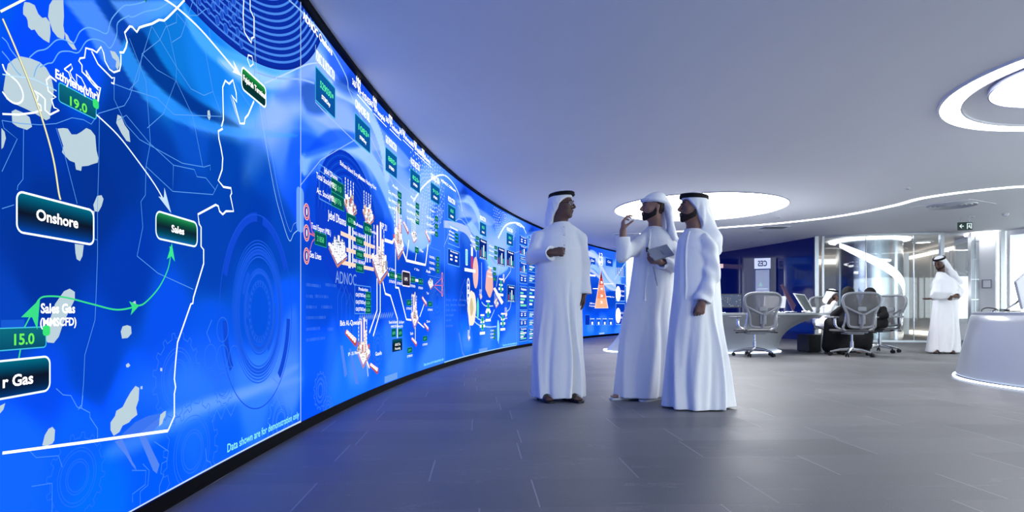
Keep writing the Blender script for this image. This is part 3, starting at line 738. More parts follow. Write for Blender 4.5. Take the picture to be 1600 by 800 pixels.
# the great gear low on the map
gc = P2(405, 487)
def ring(c, rs, rz, w, col, lay=1.2, a0=0, a1=360, n=96):
    line_sz([(c[0]+rs*math.cos(math.radians(a0+(a1-a0)*k/n)), c[1]+rz*math.sin(math.radians(a0+(a1-a0)*k/n))) for k in range(n+1 if a1-a0 < 360 else n)], w, col, lay, a1-a0 >= 360)
sr = px_to_s(447)-px_to_s(405); sl_ = px_to_s(405)-px_to_s(363)
gz = P2(405, 374)[1]-gc[1]; GC = (28, 96, 235)
gcs = (px_to_s(362)+px_to_s(442))/2; gc = (gcs, gc[1]); gs = (px_to_s(442)-px_to_s(362))/2
for f, w in ((1., .008), (.955, .01), (.91, .014), (.865, .02), (.82, .022), (.77, .012), (.60, .012), (.555, .02), (.36, .01), (.43, .01)):
    ring(gc, gs*f, gz*f*.98, w, mixc(GC, (20, 80, 225), rnd.random()*.5))
for k in range(26):
    a = 360*k/26; f0, f1 = .37, .44; q = []
    for (f, da) in ((f0, 0), (f1, 0), (f1, 7), (f0, 7)): q.append((gc[0]+gs*f*math.cos(math.radians(a+da)), gc[1]+gz*f*math.sin(math.radians(a+da))))
    poly_sz(q, GC, 1)
for a0, a1, f in ((200, 330, .52), (20, 120, .56), (150, 190, .50), (-60, 10, .62), (130, 160, .66)): ring(gc, gs*f, gz*f, .045, (22, 88, 228), 1.1, a0, a1, 40)
for a0, a1, f in ((95, 160, 1.30), (30, 85, 1.28), (-50, -5, 1.25), (185, 215, 1.24)): ring(gc, gs*f, gz*f, .07, (16, 74, 215), .8, a0, a1, 40)
ring(gc, gs*1.4, gz*1.33, .01, (24, 84, 225), 1)
# outlined gears, discs and circuit traces near the floor
def gear(px, py, rpx, teeth, col, w=.008, k=1.):
    c = P2(px, py); p = wall_pt(c[0], 0); r = rpx*p[1]/F*k; pts = []
    for i in range(teeth):
        for (da, f) in ((0, 1), (.28, 1), (.36, 1.14), (.64, 1.14), (.72, 1), (1, 1)):
            a = 2*PI*(i+da)/teeth; pts.append((c[0]+r*f*math.cos(a), c[1]+r*f*math.sin(a)))
    pts = [q for q in pts]; line_sz([(a, max(z, SZ0)) for a, z in pts], w, col, 1.2, True)
    for f in (.75, .66, .45, .38): ring(c, r*f, r*f, w*.7, col, 1.2)
gear(277, 590, 62, 16, (50, 120, 240)); gear(300, 705, 74, 18, (50, 120, 240)); gear(120, 745, 60, 16, (40, 115, 245)); gear(438, 660, 44, 14, (70, 140, 245)); gear(350, 600, 30, 12, (40, 110, 240), .006)
for px, py, r in ((347, 515, 19), (328, 557, 19), (347, 558, 19), (347, 600, 18), (365, 557, 17), (330, 595, 16)):
    c = P2(px, py); rz_ = r*wall_pt(c[0], 0)[1]/F; ring(c, rz_, rz_, .007, (45, 115, 238))
for pts in [[(48, 760), (80, 755), (80, 800)], [(40, 700), (55, 715), (90, 712), (96, 730)], [(240, 690), (262, 705), (260, 720), (252, 724), (250, 740), (255, 742), (248, 760), (248, 780)], [(320, 700), (322, 720), (328, 722), (330, 735)],
            [(330, 500), (322, 520), (328, 535)], [(425, 590), (435, 600), (430, 618), (440, 640)], [(205, 735), (227, 735), (226, 757), (206, 772), (206, 785)], [(222, 725), (232, 735), (230, 758), (218, 768), (218, 790)], [(330, 660), (338, 640), (345, 655), (352, 635), (360, 650), (368, 630)]]:
    L(pts, .007, (70, 140, 248), 1.2)
CH = (85, 135, 245)
Pg([(178, 690), (190, 686), (206, 722), (210, 728), (212, 735), (205, 727), (196, 712)], CH, 1.3); Pg([(215, 680), (224, 676), (240, 710), (248, 726), (244, 740), (238, 735)], CH, 1.3)
Pg([(180, 688), (210, 660), (230, 650), (255, 645), (235, 665), (205, 685)], (60, 118, 242), 1.1); Pg([(213, 680), (245, 655), (250, 660), (226, 688)], (75, 128, 244), 1.2)
# pipelines and routes
L([(0, 29), (20, 75), (45, 137), (65, 195), (80, 250), (88, 300), (91, 312)], .024, (70, 90, 120), 4.2, 6); L([(0, 29), (20, 75), (45, 137), (65, 195), (80, 250), (88, 300), (91, 312)], .017, (250, 245, 190), 4.5, 6)
L([(145, 177), (180, 210), (210, 248), (240, 290), (258, 322)], .012, (225, 242, 255), 4.5, 6); arrow(P2(256, 318), P2(263, 333), .10, .06, (200, 230, 255))
L([(250, -4), (275, 13), (310, 45), (345, 85), (370, 115)], .015, (240, 250, 255), 4.5, 6); arrow(P2(366, 110), P2(374, 119), .10, .06, (230, 245, 255))
GN = (60, 225, 140)
L([(263, 385), (263, 405), (258, 425), (245, 450), (225, 472), (212, 478), (180, 484), (140, 475), (100, 465), (70, 463), (57, 468), (48, 485), (34, 512)], .013, GN, 4.5, 6)
arrow(P2(263, 400), P2(264, 380), .07, .06, (60, 235, 150)); arrow(P2(49, 483), P2(56, 467), .08, .07, GN); arrow(P2(200, 481), P2(213, 477), .06, .05, GN)
L([(28, 545), (25, 562)], .014, GN, 4.5)
# buttons and values
BT = [(0, 115, 140), (0, 70, 100), (10, 20, 40), (5, 45, 100), (0, 75, 190)]
B(21, 298, 362, 142, BT, (235, 248, 255), .016, .022, 5); T('Onshore', 51, 343, 117, 17)
B(-40, 568, 630, 73, BT[:3]+[(5, 30, 60), (0, 60, 130)], (225, 242, 255), .016, .022, 5); T('r Gas', -2, 606, 46, 18)
B(240, 329, 372, 305, [(40, 160, 90), (10, 90, 60), (10, 35, 50), (0, 70, 90), (20, 110, 190)], (225, 245, 255), .014, .03, 5); T('Sales', 264, 362, 284, 11)
B(375, 103, 138, 413, [(40, 165, 80), (10, 100, 50), (5, 45, 50), (0, 60, 60)], (235, 250, 255), .014, .03, 5); T('Fujairah Terminal', 377, 125, 412, 9)
VB = [(10, 110, 130), (5, 80, 110)]; VG = (110, 250, 90)
B(87, 128, 158, 146, VB, (70, 200, 235), .009, .01, 5); T('19.0', 104, 164, 131, 14, VG); T('Ethylene(t/hr)', 81, 121, 149, 14); poly_sz(rr(*(lambda a: (a[0], a[0]+.03, a[1], a[1]+.03))(P2(140, 167)), r=.01), (60, 230, 120), 7)
B(-30, 514, 550, 67, VB, (70, 200, 235), .009, .01, 5); T('15.0', 16, 539, 48, 17, VG); poly_sz(rr(*(lambda a: (a[0], a[0]+.03, a[1], a[1]+.03))(P2(61, 525)), r=.01), (60, 230, 120), 7)
T('Sales Gas', 58, 489, 112, 15); T('(MMSCFD)', 57, 510, 114, 13)
T('Data shown are for demonstration only', 352, 707, 465, 13, (150, 255, 190), 7, .012)
Pg([(222, -2), (228, -2), (225, 4)], (0, 130, 110), 5)
line_sz([(PANELS[0][2]-.006, SZ0), (PANELS[0][2]-.006, SZ1)], .012, (190, 220, 255), 6); line_sz([(S_BEG, SZ0+.008), (PANELS[0][2], SZ0+.008)], .012, (200, 225, 255), 6)
sq = px_to_s(462); box_sz(sq-.0, PANELS[0][2]+.06, P2(466, 362)[1], P2(466, 292)[1], (110, 165, 248), None, 0, .04, 3)
B(0, 500, 513, 37, (20, 90, 215), None, 0, 0, 1)
# ------------------------------------------------ panel B: plant diagram
sB, sC = PANELS[1][1], PANELS[1][2]
GB = (4, 88, 88); GE = (40, 170, 140)
def val(px, py, w=.16, h=.11, t='625', lay=6):
    """small green value box centred on a photo point"""
    h *= .62; s_, z_ = P2(px, py); box_sz(s_-w/2, s_+w/2, z_-h/2, z_+h/2, GB, GE, .005, .004, lay); text_sz(t, s_-w*.34, s_+w*.26, z_-h*.22, h*.42, (100, 240, 150), lay+2, .0)
def word(px, py, w, t, h=.07, col=WHT, lay=7):
    h *= .60; s_, z_ = P2(px, py); text_sz(t, s_-w/2, s_+w/2, z_-h/2, h, col, lay, .0)
def frame_box(x0, yt, yb, x1, fill=None, edge=(90, 160, 245), ew=.008, lay=4, r=.01): return B(x0, yt, yb, x1, fill, edge, ew, r, lay)
# dark disc with rings behind the islands
dc = ((px_to_s(492)+px_to_s(588))/2, P2(545, 350)[1]); ds = (px_to_s(588)-px_to_s(492))/2; dz = .58
poly_sz([(dc[0]+ds*math.cos(t), dc[1]+dz*math.sin(t)) for t in np.linspace(0, 2*PI, 49)[:-1]], (8, 62, 205), .5)
for i in range(11):
    f = .97-.045*i; ring(dc, ds*f, dz*f, .009, (14, 84, 220) if i % 2 else (4, 50, 190), .9, 25, 178, 70)
T('ADNOC Onshore', 471, 28, 517, 12, WHT, 7, .03)
L([(492, 70), (492, 160), (520, 190)], .01, (150, 200, 255), 3); L([(492, 160), (598, 262), (640, 300), (690, 330)], .008, (170, 205, 255), 3, 4)
L([(468, 290), (500, 250), (560, 215)], .008, (150, 190, 250), 3); L([(543, 138), (600, 260), (615, 290)], .008, (190, 215, 255), 3)
L([(543, 138), (580, 170), (640, 210)], .006, (120, 170, 250), 3)
# the big value cards down the slope
cards = [(491, 103, 156, 522, '529030', 'STB/Day', 'ADNOC OIL PRODUCTION'), (553, 176, 219, 577, '1083', 'STB/Day', 'ONSHORE OIL'), (601, 229, 266, 619, '885', 'STB/D', 'GAS PRODUCTION'), (640, 262, 292, 655, '825', 'STB/D', 'WATER INJECTION'), (672, 284, 312, 686, '915', 'STB/D', 'GAS INJECTION')]
for x0, yt, yb, x1, v, u, cap in cards:
    s0, s1, z0, z1 = B(x0, yt, yb, x1, [(8, 95, 165), (10, 80, 160)], (70, 190, 235), .010, .012, 5)
    w = s1-s0; h = z1-z0
    text_sz(v, s0+w*.2, s0+w*.78, z0+h*.52, h*.20, (90, 250, 170), 8, .03); text_sz(u, s0+w*.28, s0+w*.72, z0+h*.22, h*.12, WHT, 8, .03)
    text_sz(cap, s0, s0+w*.95, z1+.045, .075, WHT, 8, .02); text_sz('PRODUCTION', s0, s0+w*.6, z1-.02+.03, .03, WHT, 8, .02) if 0 else None
    poly_sz(rr(s1-.08, s1-.05, z1-.10, z1-.07, .01), (90, 250, 170), 8)
# header icons along the top
for x, y, t in ((565, 143, 'HSE'), (590, 172, 'People'), (614, 196, 'Technology'), (634, 213, 'Performance'), (652, 232, 'Profitability'), (664, 244, 'Efficiency')):
    s_, z_ = P2(x, y); w = .30; text_sz(t, s_-w*.3, s_+w*.7, z_-.05, .05, WHT, 7, .02); line_sz([(s_-w*.5, z_-.08), (s_+w*.9, z_-.08)], .008, WHT, 7)
    a = (s_-.12, z_+.05); ring(a, .05, .07, .015, WHT, 7, 0, 360, 12); line_sz([(a[0], a[1]-.10), (a[0], a[1]+.10)], .02, WHT, 7); line_sz([(a[0]-.06, a[1]), (a[0]+.06, a[1])], .02, WHT, 7)
    text_sz('365', s_-w*.95, s_-w*.6, z_-.04, .05, WHT, 7, .02)
# halftone disc near the right of the panel
hc = P2(668, 288)
def halftone(hc, R=.62, Rs=.8):
    for i in range(1, 15):
        f = i/14; n = int(10+26*f)
        for k in range(n):
            a = 2*PI*(k+.5*(i % 2))/n; p = (hc[0]+Rs*f*math.cos(a), hc[1]+R*f*math.sin(a)); q = .011+.012*(1-abs(f-.55))
            if p[1] < SZ1-.02: poly_sz([(p[0]-q, p[1]), (p[0], p[1]-q*.7), (p[0]+q, p[1]), (p[0], p[1]+q*.7)], (205, 225, 255), 3)
    for i in range(5): ring(hc, Rs*(.98-.06*i), R*(.98-.06*i), .012, (150, 190, 250), 2.5, 200, 340, 40)
halftone(hc)
def arcswoop(pts, w=.03): L(pts, w, (225, 240, 255), 3.5, 6, w2=w*.4)
arcswoop([(645, 315), (662, 290), (685, 274), (700, 278), (715, 300), (722, 330)])
# fact tables
frame_box(497, 256, 310, 533); L([(497, 266), (533, 291)], .006, (90, 160, 245), 4)
word(515, 272, .30, 'Jebel Dhanna'); word(508, 283, .42, 'Total Stock(MBL)'); word(508, 305, .40, 'Act. Stock(MBL)')
for y, t in ((294, '7210'), (315, '4976')): val(526, y, .30, .17, t)
word(549, 268, .62, 'Buhasa Island Entry Point', .06); word(573, 285, .52, 'Remote Hauling Point', .06)
# sea line rings with links
for y in (331, 364, 400):
    s_, z_ = P2(477, y)
    ring((s_, z_), .044, .046, .022, (250, 190, 195), 6, 0, 360, 24); ring((s_, z_), .036, .046, .008, (210, 40, 50), 6.5, 0, 360, 24); ring((s_, z_), .014, .028, .008, (40, 20, 60), 7, 0, 360, 12); poly_sz([(s_+.014*math.cos(t), z_+.028*math.sin(t)) for t in np.linspace(0, 6.28, 13)[:-1]], WHT, 6.6)
for y in (331, 364, 400): L([(480, y), (486, 362 if y < 360 else 366 if y < 390 else 378), (493, 370)], .010, (215, 110, 150), 5)
L([(480, 364), (493, 371)], .009, (215, 110, 150), 5)
val(499, 374, .24, .15, '21858'); word(500, 358, .40, 'Total Export (MBL)', .065); word(491, 399, .22, 'Sea Lines', .075)
word(525, 341, .42, 'Jebel Dhanna', .11); word(540, 435, .52, 'ADNOC', .16, (130, 170, 235), 3)
# pipelines
PK = (255, 225, 205)
for (a, b_) in (((531, 364), (585, 387)), ((540, 390), (585, 403)), ((533, 410), (583, 421))): L([a, b_], .034, PK, 4.5); 
for xs in ((544, 546, 550), (570, 573, 577)):
    for x in xs: L([(x, 332 if xs[0] == 544 else 345), (x, 419 if xs[0] == 544 else 410)], .022, (235, 242, 255), 4.4)
for x, y in ((547, 345), (573, 358)): val(x, y, .24, .16, '6781', 6)
for y in (377, 398, 419): val(560.5, y, .22, .11, '1950', 6); word(560, y-10, .32, 'BAB-1-BUHASA', .05)
word(558, 351, .25, 'Buhasa', .05); word(583, 363, .25, 'Terminal', .05); word(598, 354, .20, 'HP 21', .10)
# plant clusters: a tilted platform with tanks, towers and stacks
def plant(px, py, w, h, kind=0, seed=0, red=.35, n=26):
    w *= .66; h *= (.72 if kind == 3 else .5); r = random.Random(seed); s_, z_ = P2(px, py)
    base = [(s_-w*.5, z_+h*.02), (s_-w*.05, z_-h*.42), (s_+w*.5, z_-h*.12), (s_+w*.08, z_+h*.25)]
    poly_sz(base, (232, 228, 226), 5.5); poly_sz([(a, z-h*.03) for a, z in base][:3]+[(base[2][0], base[2][1]-h*.09), (base[1][0], base[1][1]-h*.11), (base[0][0], base[0][1]-h*.09)], (205, 140, 110), 5.3)
    for i in range(n):
        u, v = r.random(), r.random(); a = base[0][0]*(1-u)*(1-v)+base[1][0]*u*(1-v)+base[2][0]*u*v+base[3][0]*(1-u)*v; z = base[0][1]*(1-u)*(1-v)+base[1][1]*u*(1-v)+base[2][1]*u*v+base[3][1]*(1-u)*v
        ww = w*.035*(1+r.random()); hh = h*(.06+.16*r.random()); c = (248, 246, 250) if r.random() > red else r.choice([(225, 90, 80), (150, 160, 180), (240, 200, 150)])
        box_sz(a-ww, a+ww, z, z+hh, c, (120, 110, 130), .004, ww*.4, 5.8+i*.03)
    if kind in (1, 3):
        for i in range(4): line_sz([(s_-w*.38+w*.2*i, z_+h*.1), (s_-w*.38+w*.2*i, z_+h*.72)], .014, (240, 246, 255), 5.7); 
        for i in range(4):
            for k in range(5): box_sz(s_-w*.41+w*.2*i, s_-w*.35+w*.2*i, z_+h*(.2+.1*k), z_+h*(.24+.1*k), (120, 150, 220), None, 0, 0, 5.9)
    if kind == 2:
        for i in range(7):
            a = s_-w*.3+w*.1*i; z = z_+h*(.06*((i*3) % 4)-.12); box_sz(a-w*.055, a+w*.055, z-h*.10, z+h*.24, (250, 250, 252), (120, 140, 180), .006, w*.05, 6.3+.05*(7-i)); ring((a, z+h*.22), w*.05, h*.045, .008, (90, 110, 160), 6.9, 0, 360, 12)
    if kind == 3:
        for i, (da, hh) in enumerate(((-.2, .75), (.0, .85), (.12, .5))): box_sz(s_+w*(da-.05), s_+w*(da+.05), z_-h*.1, z_+h*hh, (245, 238, 236), (190, 120, 110), .008, w*.03, 6.5+.1*i)
plant(546, 318, .52, .52, 1, 1, .5); plant(574, 333, .50, .50, 1, 2, .5); plant(527, 389, .66, .56, 2, 3, .1, 8)
plant(593, 408, .80, .62, 3, 4, .2, 40); plant(622, 373, .62, .62, 3, 5, .35, 30)
plant(646, 367, .40, .40, 1, 6, .1, 24)
def ship(px, py, w, h, seed=0):
    w *= .7; h *= .48; s_, z_ = P2(px, py); hull = [(s_-w*.5, z_+h*.30), (s_+w*.38, z_-h*.42), (s_+w*.5, z_-h*.2), (s_+w*.46, z_), (s_-w*.42, z_+h*.48)]
    poly_sz(hull, (190, 75, 70), 5.6); poly_sz([(s_-w*.42, z_+h*.32), (s_+w*.36, z_-h*.22), (s_+w*.42, z_), (s_-w*.34, z_+h*.48)], (250, 235, 230), 5.9)
    for i in range(5): a = s_-w*.28+w*.14*i; z = z_+h*(.25-.11*i); box_sz(a-w*.05, a+w*.05, z, z+h*.18, (250, 250, 250), (200, 120, 110), .005, 0, 6.2)
    line_sz([(s_+w*.05, z_+h*.1), (s_+w*.05, z_+h*.75)], .012, (60, 40, 60), 5.4)
ship(633, 357, .34, .32, 1); ship(656 + 11, 371, .34, .34); ship(547, 530, .46, .36); ship(583, 577, .42, .30); ship(662, 472, .34, .30); ship(665, 512, .34, .28); ship(646, 535, .36, .28)
word(546, 504, .52, 'Bids AL-Quwaisn', .07); word(566, 500, .22, 'Da Yina', .05); word(550, 552, .26, 'SP - 55.19km', .045); word(590, 552, .20, 'Gasella', .06)
W_ = (245, 245, 252)
L([(600, 375), (612, 379), (622, 358)], .034, W_, 4.6); L([(617, 385), (617, 440)], .018, W_, 4.6); L([(627, 388), (634, 407), (664, 414), (668, 382)], .030, W_, 4.6)
L([(634, 405), (638, 375)], .02, W_, 4.6); L([(648, 408), (651, 385)], .016, W_, 4.6)
val(650, 391, .16, .11, '52'); word(658, 392, .14, 'Flow', .06)
L([(588, 435), (588, 485), (576, 520)], .02, W_, 4.6); L([(593, 435), (593, 487), (582, 525)], .02, W_, 4.6); L([(597, 440), (601, 459), (609, 462), (620, 498), (620, 528)], .022, W_, 4.6)
L([(617, 440), (617, 449), (622, 450), (634, 499), (642, 500)], .022, W_, 4.6); L([(560, 540), (570, 560)], .02, W_, 4.6); L([(571, 562), (576, 575)], .02, W_, 4.6); L([(572, 568), (574, 588)], .024, (190, 205, 240), 4.6)
L([(648, 505), (648, 533)], .016, W_, 4.6); L([(655, 495), (662, 475)], .016, W_, 4.6); L([(652, 503), (662, 512)], .016, W_, 4.6)
plant(567, 545, .58, .46, 3, 7, .35, 30); plant(647, 492, .50, .44, 3, 8, .3, 26); plant(672, 442, .40, .34, 2, 9, .1, 6)
L([(605, 429), (660, 440)], .03, W_, 4.6)
for x, y in ((611, 430), (623, 433), (644, 437), (656, 440)): val(x, y, .20, .11, '1913', 6); word(x, y+10, .20, 'STB/D', .045)
for x, y in ((638, 473), (671, 475), (663, 529), (639, 547)): val(x, y, .20, .10, '2071', 6); word(x, y+9, .22, 'STB/D', .04)
for x, t in ((611, '6" 35km'), (650, '6" 35km')): word(x, 421, .2, t, .04)
word(668, 424, .2, 'Asab', .06); word(644, 461, .12, 'Asab', .05); word(667, 458, .1, 'Tasi', .05); word(668, 502, .16, 'Zakum', .05); word(642, 521, .12, 'Siah', .05)
B(627, 423, 446, 639.5, [(30, 30, 45), (70, 60, 80), (20, 25, 50)], (240, 225, 230), .014, .03, 6); word(633, 436, .12, 'UPS', .06)
for y in (434, 444, 457) : s_, z_ = P2(690, y-2+2*(y > 440)); ring((s_, z_), .035, .05, .02, (245, 150, 160), 6, 0, 360, 16)
L([(678, 446), (690, 434)], .01, (235, 120, 150), 5); L([(678, 446), (690, 446)], .01, (235, 120, 150), 5); L([(678, 448), (690, 459)], .01, (235, 120, 150), 5)
frame_box(553, 445, 490, 578); word(566, 452, .26, 'Production', .05)
for y in (462, 473, 484): val(574, y, .16, .11, '626'); word(562, y-1, .28, 'Oil(STB/Day)', .05)
for x, y, k in ((610, 305, 3), (638, 322, 3), (668, 342, 3)):
    for i in range(k): val(x+13, y+12*i, .15, .11, '62'); word(x+3, y-1+11*i, .34, 'Gas (MMSCF)', .05)
    word(x+6, y-13, .2, 'Asab', .05)
frame_box(608, 283, 325, 626, None, (120, 180, 250), .006)
for i in range(3): val(683, 405+9*i, .16, .10, '20'); word(674, 402+9*i, .26, 'Oil(MBL)', .05)
frame_box(668, 385, 430, 687, None, (90, 150, 245), .006); word(650, 343, .15, 'Flow', .05); word(651, 336, .15, 'Temp', .05); word(675, 362, .2, 'Sahil', .05)
for x in (614, 624): val(x, 520, .16, .14, '604'); word(x, 510, .2, 'MMSCFD', .04)
word(613, 503, .30, 'Ruwais Gas Export', .05); word(626, 503, .2, 'Gas Export', .05)
B(611.5, 531, 550, 627, [(5, 90, 110), (5, 20, 30), (5, 50, 70)], (20, 60, 120), .006, .01, 6); word(620, 538, .2, 'ADNOC Gas', .045); word(620, 544, .2, 'Processing', .045)
# faint texts and figures of the ground
for i, (y, segs) in enumerate([(447, ((478, 500), (508, 525))), (465, ((478, 488), (492, 512))), (482, ((478, 494), (502, 518))), (499, ((478, 508),)), (517, ((478, 499), (512, 520))), (534, ((478, 507),))]):
    for a, b_ in segs:
        t = ''.join(rnd.choice('01') for _ in range(max(4, (b_-a)//2))); T(t, a, y, b_, 5, (75, 130, 240), 1.5, .0)
for x in (534, 540, 547): 
    c = P2(x, 470+rnd.random()*30); ring(c, .12, .2, .006, (50, 110, 240), 1, 30, 390, 6)
for i in range(16): L([(560+i*3.4, 500-i*.3), (563+i*3.4, 493-i*.3)], .028, (95, 145, 240), 1.3)
for px, py, r, t in ((500, 610, 26, 14), (590, 545, 24, 14), (683, 470, 26, 14), (512, 640, 20, 12)): gear(px, py, r, t, (60, 125, 242), .007)
for f in (1, .92, .84, .76, .68, .6): ring(P2(684, 478), .42*f, .42*f, .008, (55, 120, 242), 1.2)
Pg([(531, 540), (535, 540), (542, 585), (538, 590)], (85, 135, 245), 1.3); Pg([(545, 545), (548, 545), (560, 600), (555, 600)], (85, 135, 245), 1.3)
T('Data shown are for demonstration only', 661, 572, 692, 4.2, (140, 240, 255), 7, .02)
box_sz(px_to_s(600), px_to_s(620), SZ0+.01, SZ0+.075, (110, 165, 245), None, 0, 0, 4)
line_sz([(sC, SZ0), (sC, SZ1)], .016, (90, 150, 240), 6)
T('ADNOC Offshore', 688, 283, 711, 4, WHT, 7, .03)
# ------------------------------------------------ panel C
def rep(x, y): return (x, y)
halftone(P2(789, 338)); arcswoop([(778, 372), (790, 352), (805, 348), (815, 352), (822, 365)], .05)
for x0, yt, yb, x1 in ((699, 318, 341, 711), (749, 346, 366, 759), (791, 363, 382, 801)):
    s0, s1, z0, z1 = B(x0, yt, yb, x1, [(8, 95, 165), (10, 80, 160)], (70, 190, 235), .012, .01, 5); w = s1-s0; h = z1-z0
    text_sz('825', s0+w*.3, s0+w*.7, z0+h*.55, h*.2, (90, 250, 170), 8, .03); text_sz('STB/D', s0+w*.3, s0+w*.7, z0+h*.2, h*.13, WHT, 8, .03); text_sz('PRODUCTION', s0, s0+w*.9, z1+.04, .07, WHT, 8, .02)
L([(715, 320), (745, 372), (752, 380)], .012, (170, 205, 255), 3.5); L([(693, 385), (716, 342), (745, 370), (800, 395), (820, 385)], .010, (180, 210, 255), 3.5, 5)
L([(693, 350), (712, 353), (730, 362), (745, 390)], .10, (180, 205, 253), 2, 6, w2=.14)
dc2 = P2(728, 392)
for i in range(7): ring(dc2, .55*(1-.09*i), .42*(1-.09*i), .010, (50, 110, 230), 1.5, 10, 180, 40)
def tab(x0, yt, yb, x1, fill=(5, 55, 160), rows=3, kind='t'):
    s0, s1, z0, z1 = B(x0, yt, yb, x1, fill, (120, 200, 255), .010, .01, 5); w = s1-s0; h = z1-z0
    text_sz('Production', s0+w*.2, s0+w*.85, z1-h*.16, h*.09, WHT, 8, .02)
    if kind == 't':
        for i in range(rows):
            z = z1-h*(.36+.56*i/rows); box_sz(s0+w*.60, s0+w*.88, z-h*.06, z+h*.06, GB, GE, .007, 0, 6); text_sz('Oil Rate', s0+w*.08, s0+w*.52, z-h*.03, h*.08, WHT, 8, .02)
    elif kind == 'b':
        for i, c in enumerate(((190, 70, 90), (90, 190, 220), WHT, (80, 220, 200))[:4]):
            a = s0+w*(.12+.21*i); hh = h*(.30+.28*((i*7) % 3)/2); box_sz(a, a+w*.10, z0+h*.12, z0+h*.12+hh, c, None, 0, 0, 6); box_sz(a, a+w*.10, z0+h*.03, z0+h*.07, WHT, None, 0, 0, 6)
    elif kind == 'g':
        for i in range(rows):
            z = z1-h*(.28+.66*i/rows); box_sz(s0+w*.12, s0+w*(.5+.35*((i*5) % 3)/2), z-h*.045, z+h*.04, (130, 240, 190) if i % 2 == 0 else WHT, None, 0, 0, 6)
    elif kind == 'i':
        for i in range(rows):
            for j in range(2):
                z = z1-h*(.40+.5*i/rows); a = s0+w*(.2+.42*j); box_sz(a, a+w*.18, z-h*.06, z+h*.06, WHT, None, 0, 0, 6)
tab(699, 349, 380, 717, None); tab(699, 388, 412, 717, (5, 60, 180), 2, 'i')
tab(748, 371, 403, 760, (5, 40, 130), 3, 'b'); tab(777, 385, 414, 788, (5, 40, 130), 3, 'b'); tab(791, 390, 416, 803, (5, 40, 130), 3, 'b'); tab(792, 445, 471, 804, (5, 40, 130), 3, 'b')
for x, y in ((741, 372), (770, 387), (768, 420)):
    for i in range(3): val(x+4, y+8*i, .20, .10, '62'); word(x-3, y-2+7*i, .3, 'Gas', .05)
s_, z0_ = P2(728, 414); _, z1_ = P2(728, 390)
box_sz(s_-.05, s_+.06, z0_, z1_, (140, 240, 235), (240, 255, 255), .01, .02, 6); s_, z0_ = P2(736.5, 419); _, z1_ = P2(736.5, 400); box_sz(s_-.05, s_+.06, z0_, z1_, (200, 60, 110), None, 0, .02, 6); box_sz(s_-.05, s_+.06, z1_, z1_+.15, (230, 245, 255), None, 0, .02, 6)
L([(725, 421), (742, 424)], .05, WHT, 7)
def blob(px, py, rs, rz, col, lay=5, wob=.15, seed=1):
    c = P2(px, py); r = random.Random(seed); q = [(c[0]+rs*math.cos(t)*(1+wob*(r.random()-.5)*2), c[1]+rz*math.sin(t)*(1+wob*(r.random()-.5)*2)) for t in np.linspace(0, 2*PI, 15)[:-1]]
    poly_sz([tuple(x) for x in cr(q, 3, True)], col, lay)
blob(742.5, 426, .17, .27, (250, 200, 195), 5, .02); blob(764, 441, .26, .26, (250, 190, 180), 5, .14, 4); blob(736.5, 483, .26, .30, (245, 235, 215), 5, .12, 5); blob(736, 480, .10, .14, (220, 200, 160), 6, .2, 6)
blob(746, 483, .07, .20, (100, 230, 200), 5, .15, 7); blob(778, 517, .09, .22, (150, 240, 235), 5, .2, 8); blob(764, 407, .06, .18, (130, 220, 230), 5, .3, 9)
for k, y in enumerate((447, 456, 465)): ring(P2(731, y), .07, .12, .025, WHT, 6, 0, 360, 16)
plant(750.5, 462, .30, .30, 1, 11, .6, 14); plant(775, 472, .50, .46, 1, 12, .3, 26); plant(790, 490, .28, .34, 1, 13, .5, 12); plant(732, 526, .24, .30, 1, 14, .5, 12); plant(786.5, 437, .2, .3, 1, 15, .5, 10)
Pg([(770, 451), (773, 449), (786, 472), (783, 476)], (240, 238, 235), 6)
for pts in ([(752, 472), (758, 478), (770, 478)], [(740, 492), (750, 500), (764, 500), (772, 484)], [(739, 500), (748, 508), (765, 511), (775, 510)], [(752, 410), (752, 455)], [(744, 395), (744, 412)], [(780, 415), (775, 448)], [(797, 417), (797, 424), (788, 437)], [(798, 472), (796, 482), (791, 487)], [(778, 492), (784, 498), (792, 497)], [(732, 500), (734, 515)]):
    L(pts, .022, (190, 225, 255), 4.5, 3)
for x, y in ((762, 478), (762, 491), (753, 500), (753, 511), (785, 497), (785, 506), (782, 443), (782, 452)):
    s_, z_ = P2(x, y); box_sz(s_-.06, s_+.06, z_-.05, z_+.05, (20, 160, 120), (90, 240, 170), .01, .02, 6); box_sz(s_-.16, s_+.16, z_-.13, z_-.085, WHT, None, 0, 0, 6); box_sz(s_-.12, s_+.12, z_+.07, z_+.10, WHT, None, 0, 0, 6)
frame_box(765, 512, 531, 775, None); 
for i in range(3): val(772, 517+5.5*i, .16, .085, '9'); word(768, 516.5+5.3*i, .2, 'Oil', .05)
for y, segs in ((470, ((697, 704), (707, 714), (718, 728))), (478, ((697, 701), (704, 713), (716, 726))), (486, ((697, 702), (705, 712))), (494, ((697, 708),)), (502, ((697, 704),)), (511, ((697, 707),))):
    for a, b_ in segs: T('0110100'[:max(3, (b_-a)//2+2)], a, y, b_, 3, (85, 140, 242), 1.5, .0)
for f in (1, .9, .8, .7): ring(P2(799, 485), .5*f, .45*f, .012, (60, 125, 242), 1.2)
for x, y in ((722, 500), (726, 480)): ring(P2(x, y), .3, .45, .01, (60, 120, 240), 1, 30, 390, 6)
L([(717, 520), (722, 550), (727, 560)], .05, (90, 140, 245), 1.3)
T('Data shown are for demonstration only', 785, 541, 807, 3, (140, 240, 255), 7, .03); box_sz(px_to_s(748), px_to_s(761), SZ0+.01, SZ0+.075, (110, 165, 245), None, 0, 0, 4)
